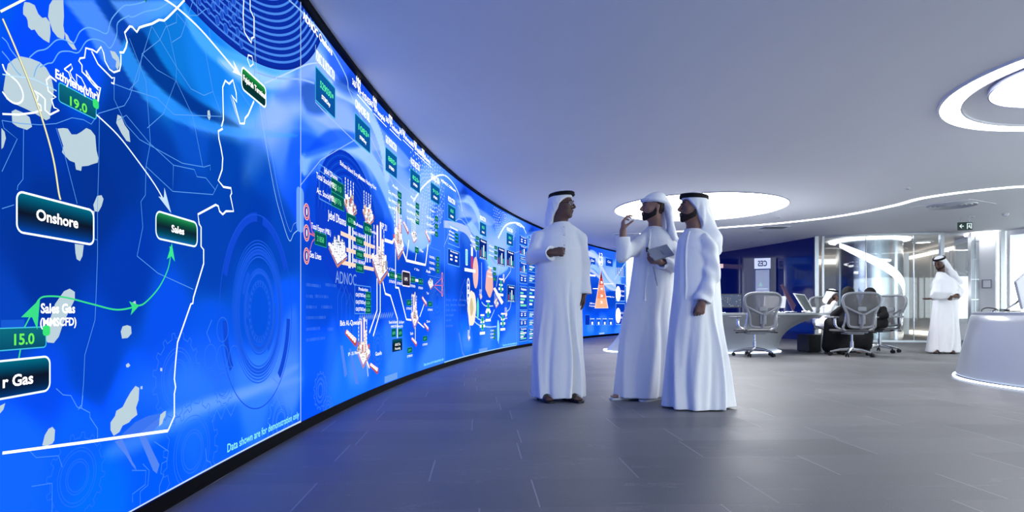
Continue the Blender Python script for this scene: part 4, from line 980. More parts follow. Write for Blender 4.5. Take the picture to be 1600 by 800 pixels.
line_sz([(sC, SZ0+.01), (PANELS[2][2], SZ0+.01)], .016, (170, 215, 255), 6); line_sz([(PANELS[2][2], SZ0), (PANELS[2][2], SZ1)], .02, (110, 170, 245), 6)
T('Refining & Gas', 806, 351, 819, 3, WHT, 7, .03)
# ------------------------------------------------ panel D: stacked dashboards
for y0, y1, k in ((367, 381, 'i'), (382, 397, 'b'), (400, 406, 'g'), (408, 425, 'b'), (428, 442, 'i'), (447, 484, 'g'), (486, 497, 'i'), (499, 510, 'i'), (512, 534, 'g')):
    tab(811, y0, y1, 823.5, (10, 75, 205), 5 if k == 'g' and y1-y0 > 15 else 2, k)
    tab(825.5, y0+1, y1-1, 836, (10, 85, 215), 4, 'g')
for x in (837, 852, 868, 885): 
    for y0, y1, k in ((385, 410, 'i'), (415, 440, 'b'), (447, 484, 'g'), (490, 520, 'i')): tab(x, y0, y1, x+11, (10, 75, 205), 4, k)
line_sz([(px_to_s(809), SZ0), (px_to_s(809), SZ1)], .02, (120, 180, 250), 5)
# ------------------------------------------------ panel E: the pyramid seen between the first two men
L([(905, 399), (918, 396), (930, 402), (940, 418), (950, 435), (962, 447), (975, 452)], .17, (205, 222, 255), 2.5, 6, w2=.10)
L([(905, 420), (922, 422), (935, 432), (946, 445), (962, 453), (980, 445)], .12, (190, 210, 252), 2.5, 6, w2=.06)
L([(913, 390), (950, 452)], .016, (180, 215, 255), 3); L([(908, 428), (930, 431)], .05, WHT, 5); L([(926, 451), (934, 451)], .02, WHT, 5); L([(944, 443.5), (958, 443.5)], .02, WHT, 5); L([(947, 463.5), (954, 463.5)], .02, WHT, 5)
tip = (939, 423); bl = (930, 481); br = (949, 480.5)
fr = (0, .2, .33, .38, .55, .75, 1.); cs = [(255, 170, 140), (120, 35, 60), (200, 60, 60), (225, 75, 65), (250, 165, 140), (250, 150, 120), (255, 190, 150)]
def at_(f, r): return (tip[0]+((br if r else bl)[0]-tip[0])*f, tip[1]+((br if r else bl)[1]-tip[1])*f)
Pg([(938.8, 421), (928.8, 481.8), (950.2, 481.6)], (255, 225, 215), 4.5)
for i in range(6): Pg([at_(fr[i], 0), at_(fr[i], 1), at_(fr[i+1], 1), at_(fr[i+1], 0)] if i else [tip, at_(fr[1], 1), at_(fr[1], 0)], cs[i+1], 5+i*.05)
for y, t in ((442, '5'), (452, '4'), (463, '3'), (473, '2')): s_, z_ = P2(939.5, y+1); text_sz(t, s_-.1, s_+.1, z_, .07, WHT, 7)
for x0, y0, x1, y1 in ((921, 402, 930, 412), (946, 403, 957, 415)): B(x0, y0, y1, x1, (10, 75, 205), (60, 140, 240), .01, 0, 3); word((x0+x1)/2, (y0+y1)/2, .28, 'Gas', .12)
word(938.5, 406, .36, 'Oil', .36, WHT); word(938.5, 399, .3, '12', .26, WHT); word(938, 411, .4, '95', .24, WHT); word(956, 464, .4, 'Gas Flow', .07); word(925, 474, .45, 'Offshore', .08); word(925, 478, .5, 'Production', .08); word(918, 427, .4, 'Upstream', .06)
for x in (925, 935, 944.5, 954): B(x-3.3, 498, 508, x+3.3, (15, 90, 225), (120, 180, 250), .012, 0, 3); word(x, 505, .12, '1', .14); word(x, 498, .34, 'Crude', .06)
B(962, 405, 431, 976, (20, 100, 225), (150, 210, 255), .02, .01, 4); B(962, 443, 470, 976, (5, 60, 195), (150, 210, 255), .02, .01, 4); B(962, 474, 507, 976, (5, 60, 195), (150, 210, 255), .02, .01, 4)
for i in range(5): L([(963.5+2.4*i, 418), (963.5+2.4*i, 432)], .06, (205, 230, 255), 5)
for y in (459, 493): poly_sz([(P2(965.5, y)[0]+.22*math.cos(t), P2(965.5, y)[1]+.26*math.sin(t)) for t in np.linspace(0, 2*PI, 25)[:-1]], WHT, 6); word(972, y-4, .3, 'Oil', .1); word(972, y+3, .3, 'Gas', .1)
L([(960, 437), (976, 412)], .04, (200, 225, 255), 5)
B(914, 492, 508, 921, (5, 50, 180), (60, 140, 240), .01, 0, 3); box_sz(px_to_s(936), px_to_s(944), SZ0+.01, SZ0+.06, (170, 205, 255), None, 0, 0, 4)
# ------------------------------------------------ make the meshes
for key, s0, s1 in PANELS:
    q = scr[key]; n = len(q.bgV); V = list(map(tuple, q.bgV))+q.v; Fc = list(map(tuple, q.bgF))+[tuple(i+n for i in f) for f in q.f]
    o = from_data('display_panel', V, Fc, M['screen'], vw); o.location = -vw.location
    col = lin(np.concatenate([q.bgC, np.array(q.c)]) if q.c else q.bgC)
    nb = len(q.bgC)                              # the brightest pixels of the wall overexpose
    col[:nb, 0] *= .70+.30*smooth01(col[:nb, 0]/.35); col[:nb, 1] *= 1.22; col[:nb, 2] *= 1+.9*smooth01((col[:nb, 2]-.62)/.28)
    col[nb:] *= 1+.6*smooth01((col[nb:].min(1, keepdims=True)-.6)/.3)
    a = o.data.color_attributes.new('Col', 'FLOAT_COLOR', 'POINT')
    a.data.foreach_set('color', np.concatenate([col, np.ones((len(col), 1))], 1).astype(np.float32).ravel())
# ================================================================ things on the ceiling
def at_px_ceiling(px, py): return on_ceiling(px, py)
x, y = on_ceiling(1209, 355)
o = empty('air_vent', (x, y, CEIL), 0, 'slim rectangular ceiling air vent behind the curving light line', 'vent')
MB().box((0, 0, -.006), (.62, .42, .012)).build('frame', M['white_paint'], o)
mb = MB()
for k in range(9): mb.box((0, -.16+.04*k, -.014), (.56, .022, .008))
mb.build('slats', mat('vent_slat', (.18, .19, .21, 1), .5), o)
x, y = on_ceiling(1487, 320)
o = empty('round_air_diffuser', (x, y, CEIL), 0, 'wide ceiling air diffuser above the exit sign', 'vent')
MB().box((.05, .05, -.004), (1.0, 1.0, .008), .5).build('plate', M['plaster'], o)
mb = MB()
for r in (.12, .2, .28, .36): mb.lathe([(r, -.008), (r+.035, -.03), (r+.045, -.008)], 40)
mb.build('louvre', mat('louvre', (.42, .44, .47, 1), .5), o)
for px, py, r, lab, h in ((1571, 334, .06, 'small white smoke detector at upper right beyond the light line', .05), (1174, 378, .12, 'shallow round ceiling speaker left of the blue glass wall top', .012), (1217, 339, .045, 'tiny ceiling sprinkler beneath the round luminous disc', .02), (1519, 338, .05, 'tiny ceiling sensor left of the smoke detector', .02), (1418, 294, .045, 'tiny ceiling sensor left of the ring light', .015), (1188, 362, .04, 'tiny ceiling spot beside the slim air vent', .015)):
    x, y = on_ceiling(px, py); o = empty('ceiling_fitting', (x, y, CEIL), 0, lab, 'ceiling fitting')
    MB().lathe([(0, -h), (r*.6, -h), (r, -h*.4), (r, 0)], 24).build('cover', M['white_paint'], o)
    MB().lathe([(0, -h-.004), (r*.45, -h-.004), (r*.45, -h+.002)], 16).build('grille', M['chair_frame'], o)
# linear slot behind the raised hand
x, y = on_ceiling(975, 366)
o = empty('slot_diffuser', (x, y, CEIL), 0, 'pale slot diffuser in the ceiling beyond the raised hand', 'vent')
MB().box((0, 0, -.006), (.62, .5, .012)).build('frame', M['white_paint'], o); MB().box((0, 0, -.014), (.5, .12, .008)).build('slot', M['chair_frame'], o)
# exit sign
x, y = (1507.5-800)/F*13.0, 13.0
o = empty('exit_sign', (x, y, CEIL), math.radians(-12), 'green and black exit sign with arrow hanging from the ceiling', 'exit sign')
zc = CAM_Z+(HOR-353.5)*13/F
MB().box((0, 0, zc-CEIL), (.27, .04, .17), 0, .004).build('sign_box', mat('sign_dark_green', (.004, .03, .022, 1), .3), o)
for q_ in (-.08, .08): MB().box((q_, 0, (zc+.085-CEIL)/2), (.012, .012, CEIL-zc-.08)).build('hanger', M['steel'], o)
mb = MB(); Z = zc-CEIL
def flat(mb, pts, y=-.0225): mb.add([(a, y, Z+b_) for a, b_ in pts], [tuple(range(len(pts)))])
flat(mb, [(-.115, 0), (-.075, .04), (-.06, .04), (-.088, .008), (-.03, .008), (-.03, -.008), (-.088, -.008), (-.06, -.04), (-.075, -.04)])
for q in ([(.03, -.06), (.045, -.06), (.045, .06), (.03, .06)], [(.105, -.06), (.12, -.06), (.12, .06), (.105, .06)], [(.03, .05), (.12, .05), (.12, .06), (.03, .06)]): flat(mb, q)
flat(mb, [(.068, .025), (.078, .035), (.088, .025), (.078, .015)])
flat(mb, [(.062, .008), (.085, .014), (.09, -.012), (.102, -.045), (.092, -.048), (.08, -.02), (.066, -.03), (.052, -.03), (.052, -.022), (.062, -.022), (.07, -.008), (.055, -.004)])
mb.build('pictogram', emat('sign_white', (.75, 1, .9, 1), .8), o)
# wall control panel right of the pillar
o = empty('control_panel', (12.14, 15.54, CAM_Z+(HOR-443.5)*15.5/F), math.radians(-58), 'small square wall control panel on the white wall by the window', 'panel')
MB().box((0, -.02, 0), (.20, .03, .22), 0, .006).build('housing', M['chair_frame'], o); MB().box((0.01, -.038, 0), (.16, .008, .18), 0, .003).build('screen', M['white_paint'], o)

# ================================================================ desks
def loft(name, rings, m, parent, cap_top=True, cap_bot=False, smooth=True):
    k = len(rings[0]); V = [p for r in rings for p in r]; Fc = []
    for i in range(len(rings)-1):
        for j in range(k): Fc.append((i*k+j, i*k+(j+1) % k, (i+1)*k+(j+1) % k, (i+1)*k+j))
    mb = MB().add(V, Fc, smooth)
    if cap_top: mb.add(rings[-1], [tuple(range(k))])
    if cap_bot: mb.add(rings[0], [tuple(range(k))[::-1]])
    return mb.build(name, m, parent)
def oval(x0, x1, y0, y1, z, n=80, e=2.6, bow=0.):
    cx, cy, a, b_ = (x0+x1)/2, (y0+y1)/2, (x1-x0)/2, (y1-y0)/2; out = []
    for k in range(n):
        t = 2*PI*k/n; c, s_ = math.cos(t), math.sin(t)
        x = a*abs(c)**(2/e)*(1 if c > 0 else -1); y = b_*abs(s_)**(2/e)*(1 if s_ > 0 else -1)
        out.append((cx+x, cy+y+bow*(x/a)**2, z))
    return out
# long desk in the middle
o = empty('long_desk', (3.8, 12.0, 0), 0, 'long white curved desk glowing at its foot behind the standing men', 'desk')
rings = []
for i in range(17):
    t = i/16; z = .02+.70*t
    x0 = -1.90+.32*(1-(1-t)**2)+.08*t; x1 = 1.42+.10*t+.72*t**3.2
    rings.append(oval(x0, x1, -.62-.10*t-.22*t**4, .70+.1*t, z, 96, 3.0, .10))
loft('pedestal', rings, M['corian'], o)
t0 = oval(-1.58, 2.38, -.98, .85, .725, 96, 3.0, .10); t1 = oval(-1.58, 2.38, -.98, .85, .762, 96, 3.0, .10)
loft('worktop', [t0, t1], M['corian'], o, True, True, False)
MB().tube(oval(-1.95, 1.47, -.68, .74, .018, 96, 3.0, .10), .014, 6, True).build('foot_light', M['led'], o)
mb = MB()
for x in (-.15, .55, 1.15): mb.box((x, -.715+.10*(x/1.8)**2-.0, .30), (.006, .02, .5))
# right hand desk, a truncated cone
cx, cy = 7.0, 6.3
o = empty('round_desk', (cx, cy, 0), 0, 'white round flared desk glowing at its foot at the right edge', 'desk')
prof = [(1.93, .03), (1.945, .05), (1.94, .08)]+[(1.94-.14*(k/10), .08+.655*(k/10)) for k in range(1, 11)]+[(1.79, .745), (1.79, .775), (1.77, .78), (1.1, .78), (1.1, .74)]
MB().lathe(prof, 160).build('body', M['corian'], o)
MB().lathe([(1.88, 0), (1.88, .03), (1.93, .03)], 128).build('plinth', M['black'], o)
MB().tube([(1.965*math.cos(2*PI*k/128), 1.965*math.sin(2*PI*k/128), .016) for k in range(128)], .012, 6, True).build('foot_light', M['led'], o)
MB().lathe([(1.1, 0), (1.1, .74)], 96).build('inner_panel', M['corian'], o)
mb = MB()
for a in (208, 222, 236): 
    a = math.radians(a)
    mb.tube([(1.942*math.cos(a), 1.942*math.sin(a), .08), (1.802*math.cos(a), 1.802*math.sin(a), .735)], .0035, 5)
mb.build('panel_joint', M['chair_frame'], o)

# computers -------------------------------------------------------
def monitor(name, x, y, z, w, h, rz, tilt, back, lab, stand=True, pict=False):
    o = empty(name, (x, y, z), rz, lab, 'monitor')
    R = Matrix.Rotation(tilt, 4, 'X'); c = R @ Vector((0, 0, h/2+.10))
    MB().box((0, 0, h/2+.10), (w, .022, h), 0, .008, R.copy()).build('housing', back, o).data.transform(Matrix.Identity(4))
    hs = o.children[0]; 
    for v in hs.data.vertices: pass
    sc_ = MB().box((0, -.0125, 0), (w-.03, .003, h-.03)).build('screen', M['mon_screen' if pict else 'black_gloss'], o)
    sc_.data.transform(Matrix.Translation((0, 0, h/2+.10)) @ R)
    if stand:
        MB().tube([(0, .10, .01), (0, .06, .12), (0, .01, h/2+.08)], .012, 8).build('stand', M['alu'], o)
        MB().box((0, .08, .006), (.22, .18, .012), 0, .004).build('base', M['alu'], o)
    return o
def screen_mat():
    m = mat('monitor_map', (.01, .012, .02, 1), .3); nt = m.node_tree; b = nt.nodes['Principled BSDF']
    tc = nt.nodes.new('ShaderNodeTexCoord'); vo = nt.nodes.new('ShaderNodeTexVoronoi'); vo.inputs['Scale'].default_value = 22
    cr_ = nt.nodes.new('ShaderNodeValToRGB'); cr_.color_ramp.elements[0].color = (.55, .62, .55, 1); cr_.color_ramp.elements[1].position = .30; cr_.color_ramp.elements[1].color = (.03, .05, .13, 1)
    nt.links.new(tc.outputs['Object'], vo.inputs['Vector']); nt.links.new(vo.outputs['Distance'], cr_.inputs['Fac']); nt.links.new(cr_.outputs['Color'], b.inputs['Emission Color']); b.inputs['Emission Strength'].default_value = .7
    return m
M['mon_screen'] = screen_mat()
monitor('desktop_monitor', 4.02, 11.75, .762, .86, .27, .05, 0, M['black_gloss'], 'black wide monitor showing a dark map at the left of the long desk', True, True)
M['white_gloss'] = mat('white_plastic', (.72, .72, .76, 1), .3)
monitor('white_monitor', 5.34, 12.35, .762, .50, .24, .25, -.15, M['white_gloss'], 'white monitor seen from behind on the long desk', True).rotation_euler.z = PI+.25
# open tablet computer leaning right, its dark screen seen aslant
o = empty('tilted_display', (5.50, 11.52, .762), 0, 'white-rimmed touch display leaning back on the right of the long desk', 'display')
q = [(-.13, .0, .36), (.05, .0, .335), (.22, 0.05, .02), (.10, 0.02, .015)]
MB().add([(-.165, .0, .375), (.055, .02, .35), (.27, .06, .0), (.075, .0, .0), (-.165, .03, .375), (.055, .05, .35), (.27, .09, .0), (.075, .03, .0)], [(0, 3, 2, 1), (4, 5, 6, 7), (0, 1, 5, 4), (1, 2, 6, 5), (2, 3, 7, 6), (3, 0, 4, 7)]).build('housing', M['white_gloss'], o)
MB().add([(-.135, -.004, .355), (.048, .012, .335), (.235, .048, .025), (.085, -.004, .02)], [(0, 3, 2, 1)]).build('screen', mat('display_glass', (.10, .12, .12, 1), .15), o)
# violet slab behind it
o = empty('violet_display', (5.46, 11.90, .762), 0, 'dark violet upright display panel behind the touch display', 'display')
MB().add([(-.20, 0, .55), (-.15, 0, .56), (.12, .05, .15), (.07, .05, .02), (-.20, .03, .55), (-.15, .03, .56), (.12, .08, .15), (.07, .08, .02)], [(0, 3, 2, 1), (4, 5, 6, 7), (0, 1, 5, 4), (1, 2, 6, 5), (2, 3, 7, 6), (3, 0, 4, 7)]).build('panel', mat('violet', (.035, .008, .04, 1), .4), o)
# papers, cups
for i, (x, y, w, d, rz, lab) in enumerate([(5.15, 11.30, .18, .21, .3, 'loose white paper sheet left of the touch display'), (5.45, 11.28, .14, .30, -.4, 'crumpled white paper beside the touch display'), (4.85, 11.3, .2, .21, -.2, 'white paper sheet near the right of the mesh chair back')]):
    r = random.Random(i); V = []; 
    for a in range(7):
        for b_ in range(7): V.append(((a/6-.5)*w, (b_/6-.5)*d, .012+.035*r.random()*(1 if i == 1 else .6)))
    o = from_data('paper_sheet', V, [(a*7+b_, (a+1)*7+b_, (a+1)*7+b_+1, a*7+b_+1) for a in range(6) for b_ in range(6)], M['paper'], None, True)
    o.location = (x, y, .762); o.rotation_euler.z = rz; tag(o, lab, 'paper')
for x, y, lab in ((5.84, 11.75, 'clear plastic cup near the right end of the long desk'), (5.93, 11.6, 'second clear cup, closest to the right end of the long desk')):
    o = empty('cup', (x, y, .762), 0, lab, 'cup'); MB().lathe([(0, 0), (.028, 0), (.036, .11), (.033, .11), (.026, .006), (0, .006)], 20).build('vessel', M['white_gloss'], o)
    MB().lathe([(0, .108), (.038, .108), (.038, .116), (0, .118)], 20).build('lid', M['chair_frame'], o)
# black computer case on the floor
o = empty('computer_case', (5.83, 11.95, 0), .12, 'black computer case with pale side standing by the end of the long desk', 'computer')
MB().box((0, 0, .175), (.24, .40, .33), 0, .006).build('case', M['black_gloss'], o); MB().box((.135, -.01, .175), (.03, .40, .33), 0, .003).build('side_panel', M['chair_frame'], o)
for x in (-.09, .09):
    for y in (-.15, .15): MB().box((x, y, .006), (.03, .03, .012)).build('foot', M['black'], o)
# panel added to stand for a screen mirrored in the blue glass
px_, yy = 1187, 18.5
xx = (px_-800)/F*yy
o = empty('reflection_panel', (xx, yy-.2, 0), -.35, 'tall panel added as a screen reflection, white heading mirrored, before the blue glass wall', 'display')
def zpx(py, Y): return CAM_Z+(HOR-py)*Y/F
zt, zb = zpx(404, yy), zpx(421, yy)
MB().box((0, 0, zt/2), (.46, .05, zt), 0, .004).build('frame', mat('reflection_frame', (.10, .14, .35, 1), .4), o)
MB().box((0, -.028, (zt+zb)/2), (.45, .008, zt-zb-.02)).build('header', emat('reflection_header', (.45, .52, .75, 1), .9), o)
MB().box((0, -.028, zb/2-.0), (.38, .008, zb-.06)).build('screen', emat('reflection_screen', (.006, .03, .13, 1), 1.), o)
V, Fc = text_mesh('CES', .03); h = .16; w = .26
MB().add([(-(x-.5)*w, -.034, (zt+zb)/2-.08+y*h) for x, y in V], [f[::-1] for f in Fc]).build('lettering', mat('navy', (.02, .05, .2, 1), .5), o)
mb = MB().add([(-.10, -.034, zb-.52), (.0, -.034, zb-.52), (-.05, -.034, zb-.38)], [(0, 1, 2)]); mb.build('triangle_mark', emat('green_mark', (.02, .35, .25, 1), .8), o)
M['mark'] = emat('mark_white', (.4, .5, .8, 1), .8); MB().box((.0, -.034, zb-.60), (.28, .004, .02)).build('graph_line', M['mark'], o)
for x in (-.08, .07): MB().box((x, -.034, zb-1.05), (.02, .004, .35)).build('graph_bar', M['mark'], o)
# warm cove beam behind, seen left of the reflection panel
mb = MB().box((6.72, 20.6, zpx(415.5, 20.6)), (.95, .06, .14), -1.0*0+.1); tag(mb.build('beam_light', emat('rosy_light', (.75, .48, .45, 1), .9)), 'rosy light beam before the blue glass wall beside the third man', 'light')
mb = MB()
for k in range(6): mb.tube([(6.62+.09*k, 20.9-.02*k, .05), (6.62+.09*k, 20.9-.02*k, 2.05)], .035, 8)
tag(mb.build('curtain', mat('blue_curtain', (.12, .22, .50, 1), .6)), 'pale blue pleated curtain below the rosy beam', 'curtain')
# white all in one computer on the round desk, seen from behind
o = empty('computer_monitor', (5.95, 6.95, .78), 0, 'white all-in-one computer seen from behind at the right edge', 'monitor')
d = 6.95/F
c = [((px-800)/F*6.95-5.95, 0, CAM_Z+(HOR-py)*6.95/F-.78) for px, py in ((1571, 426), (1592, 421), (1640, 480), (1596, 481))]
c = [(-.31, -.02, .435), (-.16, -.06, .475), (.19, .06, .055), (-.13, .10, .06)]
M['shaded_back'] = mat('monitor_back_shaded', (.34, .35, .40, 1), .4); bm_ = MB().box((.0, 0, 0), (.54, .03, .36), 0, .012); ob = bm_.build('housing', M['shaded_back'], o)  # white back coloured darker to carry its shade against the window
ob.data.transform(Matrix.Translation((-.02, 0, .315)) @ Matrix.Rotation(-.45, 4, 'Y') @ Matrix.Rotation(.25, 4, 'X') @ Matrix.Rotation(.35, 4, 'Z'))
ob = MB().box((0, .018, 0), (.50, .004, .32)).build('screen', M['black_gloss'], o)
ob.data.transform(Matrix.Translation((-.02, 0, .315)) @ Matrix.Rotation(-.45, 4, 'Y') @ Matrix.Rotation(.25, 4, 'X') @ Matrix.Rotation(.35, 4, 'Z'))
MB().tube([(-.02, .02, .24), (-.20, -.01, .10), (-.34, -.03, .02)], .012, 8).build('stand_arm', M['alu'], o)
MB().box((-.36, -.03, .008), (.20, .16, .014), -.3, .005).build('base', M['alu'], o)
o = empty('keyboard', (5.62, 6.40, .78), .4, 'dark keyboard lying by the all-in-one computer', 'keyboard')
MB().box((0, 0, .012), (.42, .14, .018), 0, .005).build('body', M['black_gloss'], o)
mb = MB()
for i in range(12):
    for j in range(4): mb.box((-.18+.033*i, -.045+.03*j, .024), (.026, .023, .008))
tag(mb.build('keys', M['chair_frame'], o), kind='stuff')
cab = [(-.05, 0, .006), (0, .02, .03), (.10, .03, .045), (.22, .0, .03), (.30, .03, .012), (.45, 0, .01)]
cab = [(x*.62, y, z) for x, y, z in cab]
for i, (dx, dy, lab) in enumerate(((0, 0, 'loose dark cable curling high on the edge of the round desk'), (.03, -.12, 'flatter dark cable lying in front of the curling one on the round desk'))):
    ob = MB().tube(cr([(x, y, z*(1-.4*i)+.002) for x, y, z in cab], 6), .006, 6).build('cable', M['black_gloss']); ob.location = (5.22+dx, 6.72+dy, .78); tag(ob, lab, 'cable')

# ================================================================ mesh office chairs, built facing +Y (their backs towards -Y)
def mesh_mat():
    m = bpy.data.materials.new('chair_mesh'); m.use_nodes = True; nt = m.node_tree
    b = nt.nodes['Principled BSDF']; b.inputs['Base Color'].default_value = (.13, .128, .135, 1); b.inputs['Roughness'].default_value = .7; b.inputs['Alpha'].default_value = .80
    return m
M['mesh'] = mesh_mat()
def make_chair(lab, group='mesh office chairs'):
    o = empty('office_chair', (0, 0, 0), 0, lab, 'office chair', group)
    # outline of the back, seen from behind (x, z)
    half = [(0, 1.105), (.12, 1.105), (.21, 1.09), (.265, 1.05), (.28, .98), (.265, .90), (.225, .80), (.20, .72), (.19, .64), (.185, .57), (.16, .53), (.09, .515), (0, .51)]
    out = cr(half+[(-x, z) for x, z in half[1:-1]][::-1], 5, True)
    yb = lambda z: -.27+(-.10*(z-.5)**1.2 if z > .5 else 0)-.0
    cyl = lambda x, z: -.05*(1-(x/.28)**2)
    P = [(x, yb(z)+cyl(x, z)*.4, z) for x, z in out]
    MB().tube(P, .021, 8, True).build('back_frame', M['chair_frame'], o)
    # mesh sheet
    V = []; Fc = []; n = len(P); K = 5; zc = .82
    for j in range(K+1):
        f = j/K
        for x, z in out: xx = x*f; zz = zc+(z-zc)*f; V.append((xx, yb(zz)+cyl(xx, zz)*.4-.02*(1-f), zz))
    for j in range(K):
        for i in range(n): Fc.append((j*n+i, j*n+(i+1) % n, (j+1)*n+(i+1) % n, (j+1)*n+i))
    from_data('back_mesh', V, Fc, M['mesh'], o, True)
    mb = MB()
    for sx in (-1, 1): mb.tube(cr([(sx*.245, yb(.86)-.01, .87), (sx*.12, yb(.80)-.05, .79), (sx*.02, yb(.74)-.07, .735)], 5), .018, 8)
    mb.tube([(0, yb(.74)-.07, .75), (0, yb(.6)-.07, .62), (0, yb(.52)-.02, .50)], [.022, .024, .03], 8); mb.build('spine_support', M['chair_frame'], o)
    MB().box((0, yb(.83)-.035, .83), (.13, .03, .08), 0, .02).box((0, yb(.68)-.045, .66), (.10, .03, .18), 0, .02).build('lumbar_pad', M['chair_frame'], o)
    for sx in (-1, 1):
        MB().tube(cr([(sx*.215, yb(.74)-.0, .76), (sx*.225, -.27, .62), (sx*.23, -.22, .50), (sx*.12, -.15, .44)], 5), .020, 8).build('side_strut', M['alu'], o)
    MB().box((0, .02, .455), (.50, .44, .035), 0, .016).build('seat', M['mesh_dark'], o)
    MB().box((0, -.02, .415), (.26, .24, .06), 0, .02).box((0, -.13, .43), (.36, .06, .04), 0, .015).build('mechanism', M['chair_frame'], o)
    for sx in (-1, 1): MB().tube([(sx*.16, -.08, .425), (sx*.30, -.08, .42)], .008, 6).box((sx*.31, -.08, .42), (.05, .02, .022), 0, .006).build('lever', M['black_gloss'], o)
    for sx in (-1, 1):
        a = MB().tube(cr([(sx*.20, -.16, .47), (sx*.29, -.13, .52), (sx*.30, -.10, .62)], 5), .019, 8).tube([(sx*.30, -.10, .55), (sx*.30, -.08, .67)], .024, 8).build('arm_post', M['alu'], o)
        mb = MB().box((0, 0, 0), (.095, .27, .032), sx*-.12, .014); ob = mb.build('arm_pad', M['chair_arm'], o); ob.data.transform(Matrix.Translation((sx*.315, -.01, .69)))
    MB().tube([(0, 0, .09), (0, 0, .26)], .028, 12).tube([(0, 0, .24), (0, 0, .40)], .016, 12).build('gas_lift', M['alu'], o)
    for k in range(5):
        a = math.radians(18+72*k); c, s_ = math.cos(a), math.sin(a)
        MB().tube([(c*.03, s_*.03, .125), (c*.17, s_*.17, .115), (c*.31, s_*.31, .075)], [.032, .024, .016], 8, sx=1.0).build('leg', M['alu'], o)
        mb = MB()
        for d in (-.017, .017):
            p0 = Vector((c*.315-s_*d*1.0, s_*.315+c*d, .031)); ax = Vector((-s_, c, 0))*.009
            mb.tube([p0-ax, p0+ax], .030, 14)
        mb.tube([(c*.31, s_*.31, .03), (c*.31, s_*.31, .08)], .009, 6)
        mb.build('caster', M['black_gloss'], o)
    o.scale = (1.12, 1.05, 1.0)
    return o
M['mesh_dark'] = mat('seat_mesh', (.10, .10, .105, 1), .7)
def place(o, px, Y, rz): o.location = ((px-800)/F*Y, Y, 0); o.rotation_euler.z = rz
ch = make_chair('empty grey mesh office chair standing before the long desk'); place(ch, 1179, 10.75, .03)
c2 = tree_copy(ch); c2['label'] = 'grey mesh office chair with a woman in black seated, seen from behind'; place(c2, 1331, 10.75, -.05)
c3 = tree_copy(ch); c3['label'] = 'grey mesh office chair holding the woman in black turned towards us, partly hidden'; place(c3, 1374, 11.85, 1.99)
c4 = tree_copy(ch); c4['label'] = 'grey mesh office chair under the seated man in white, mostly hidden'; place(c4, 1301, 12.90, PI+.1)
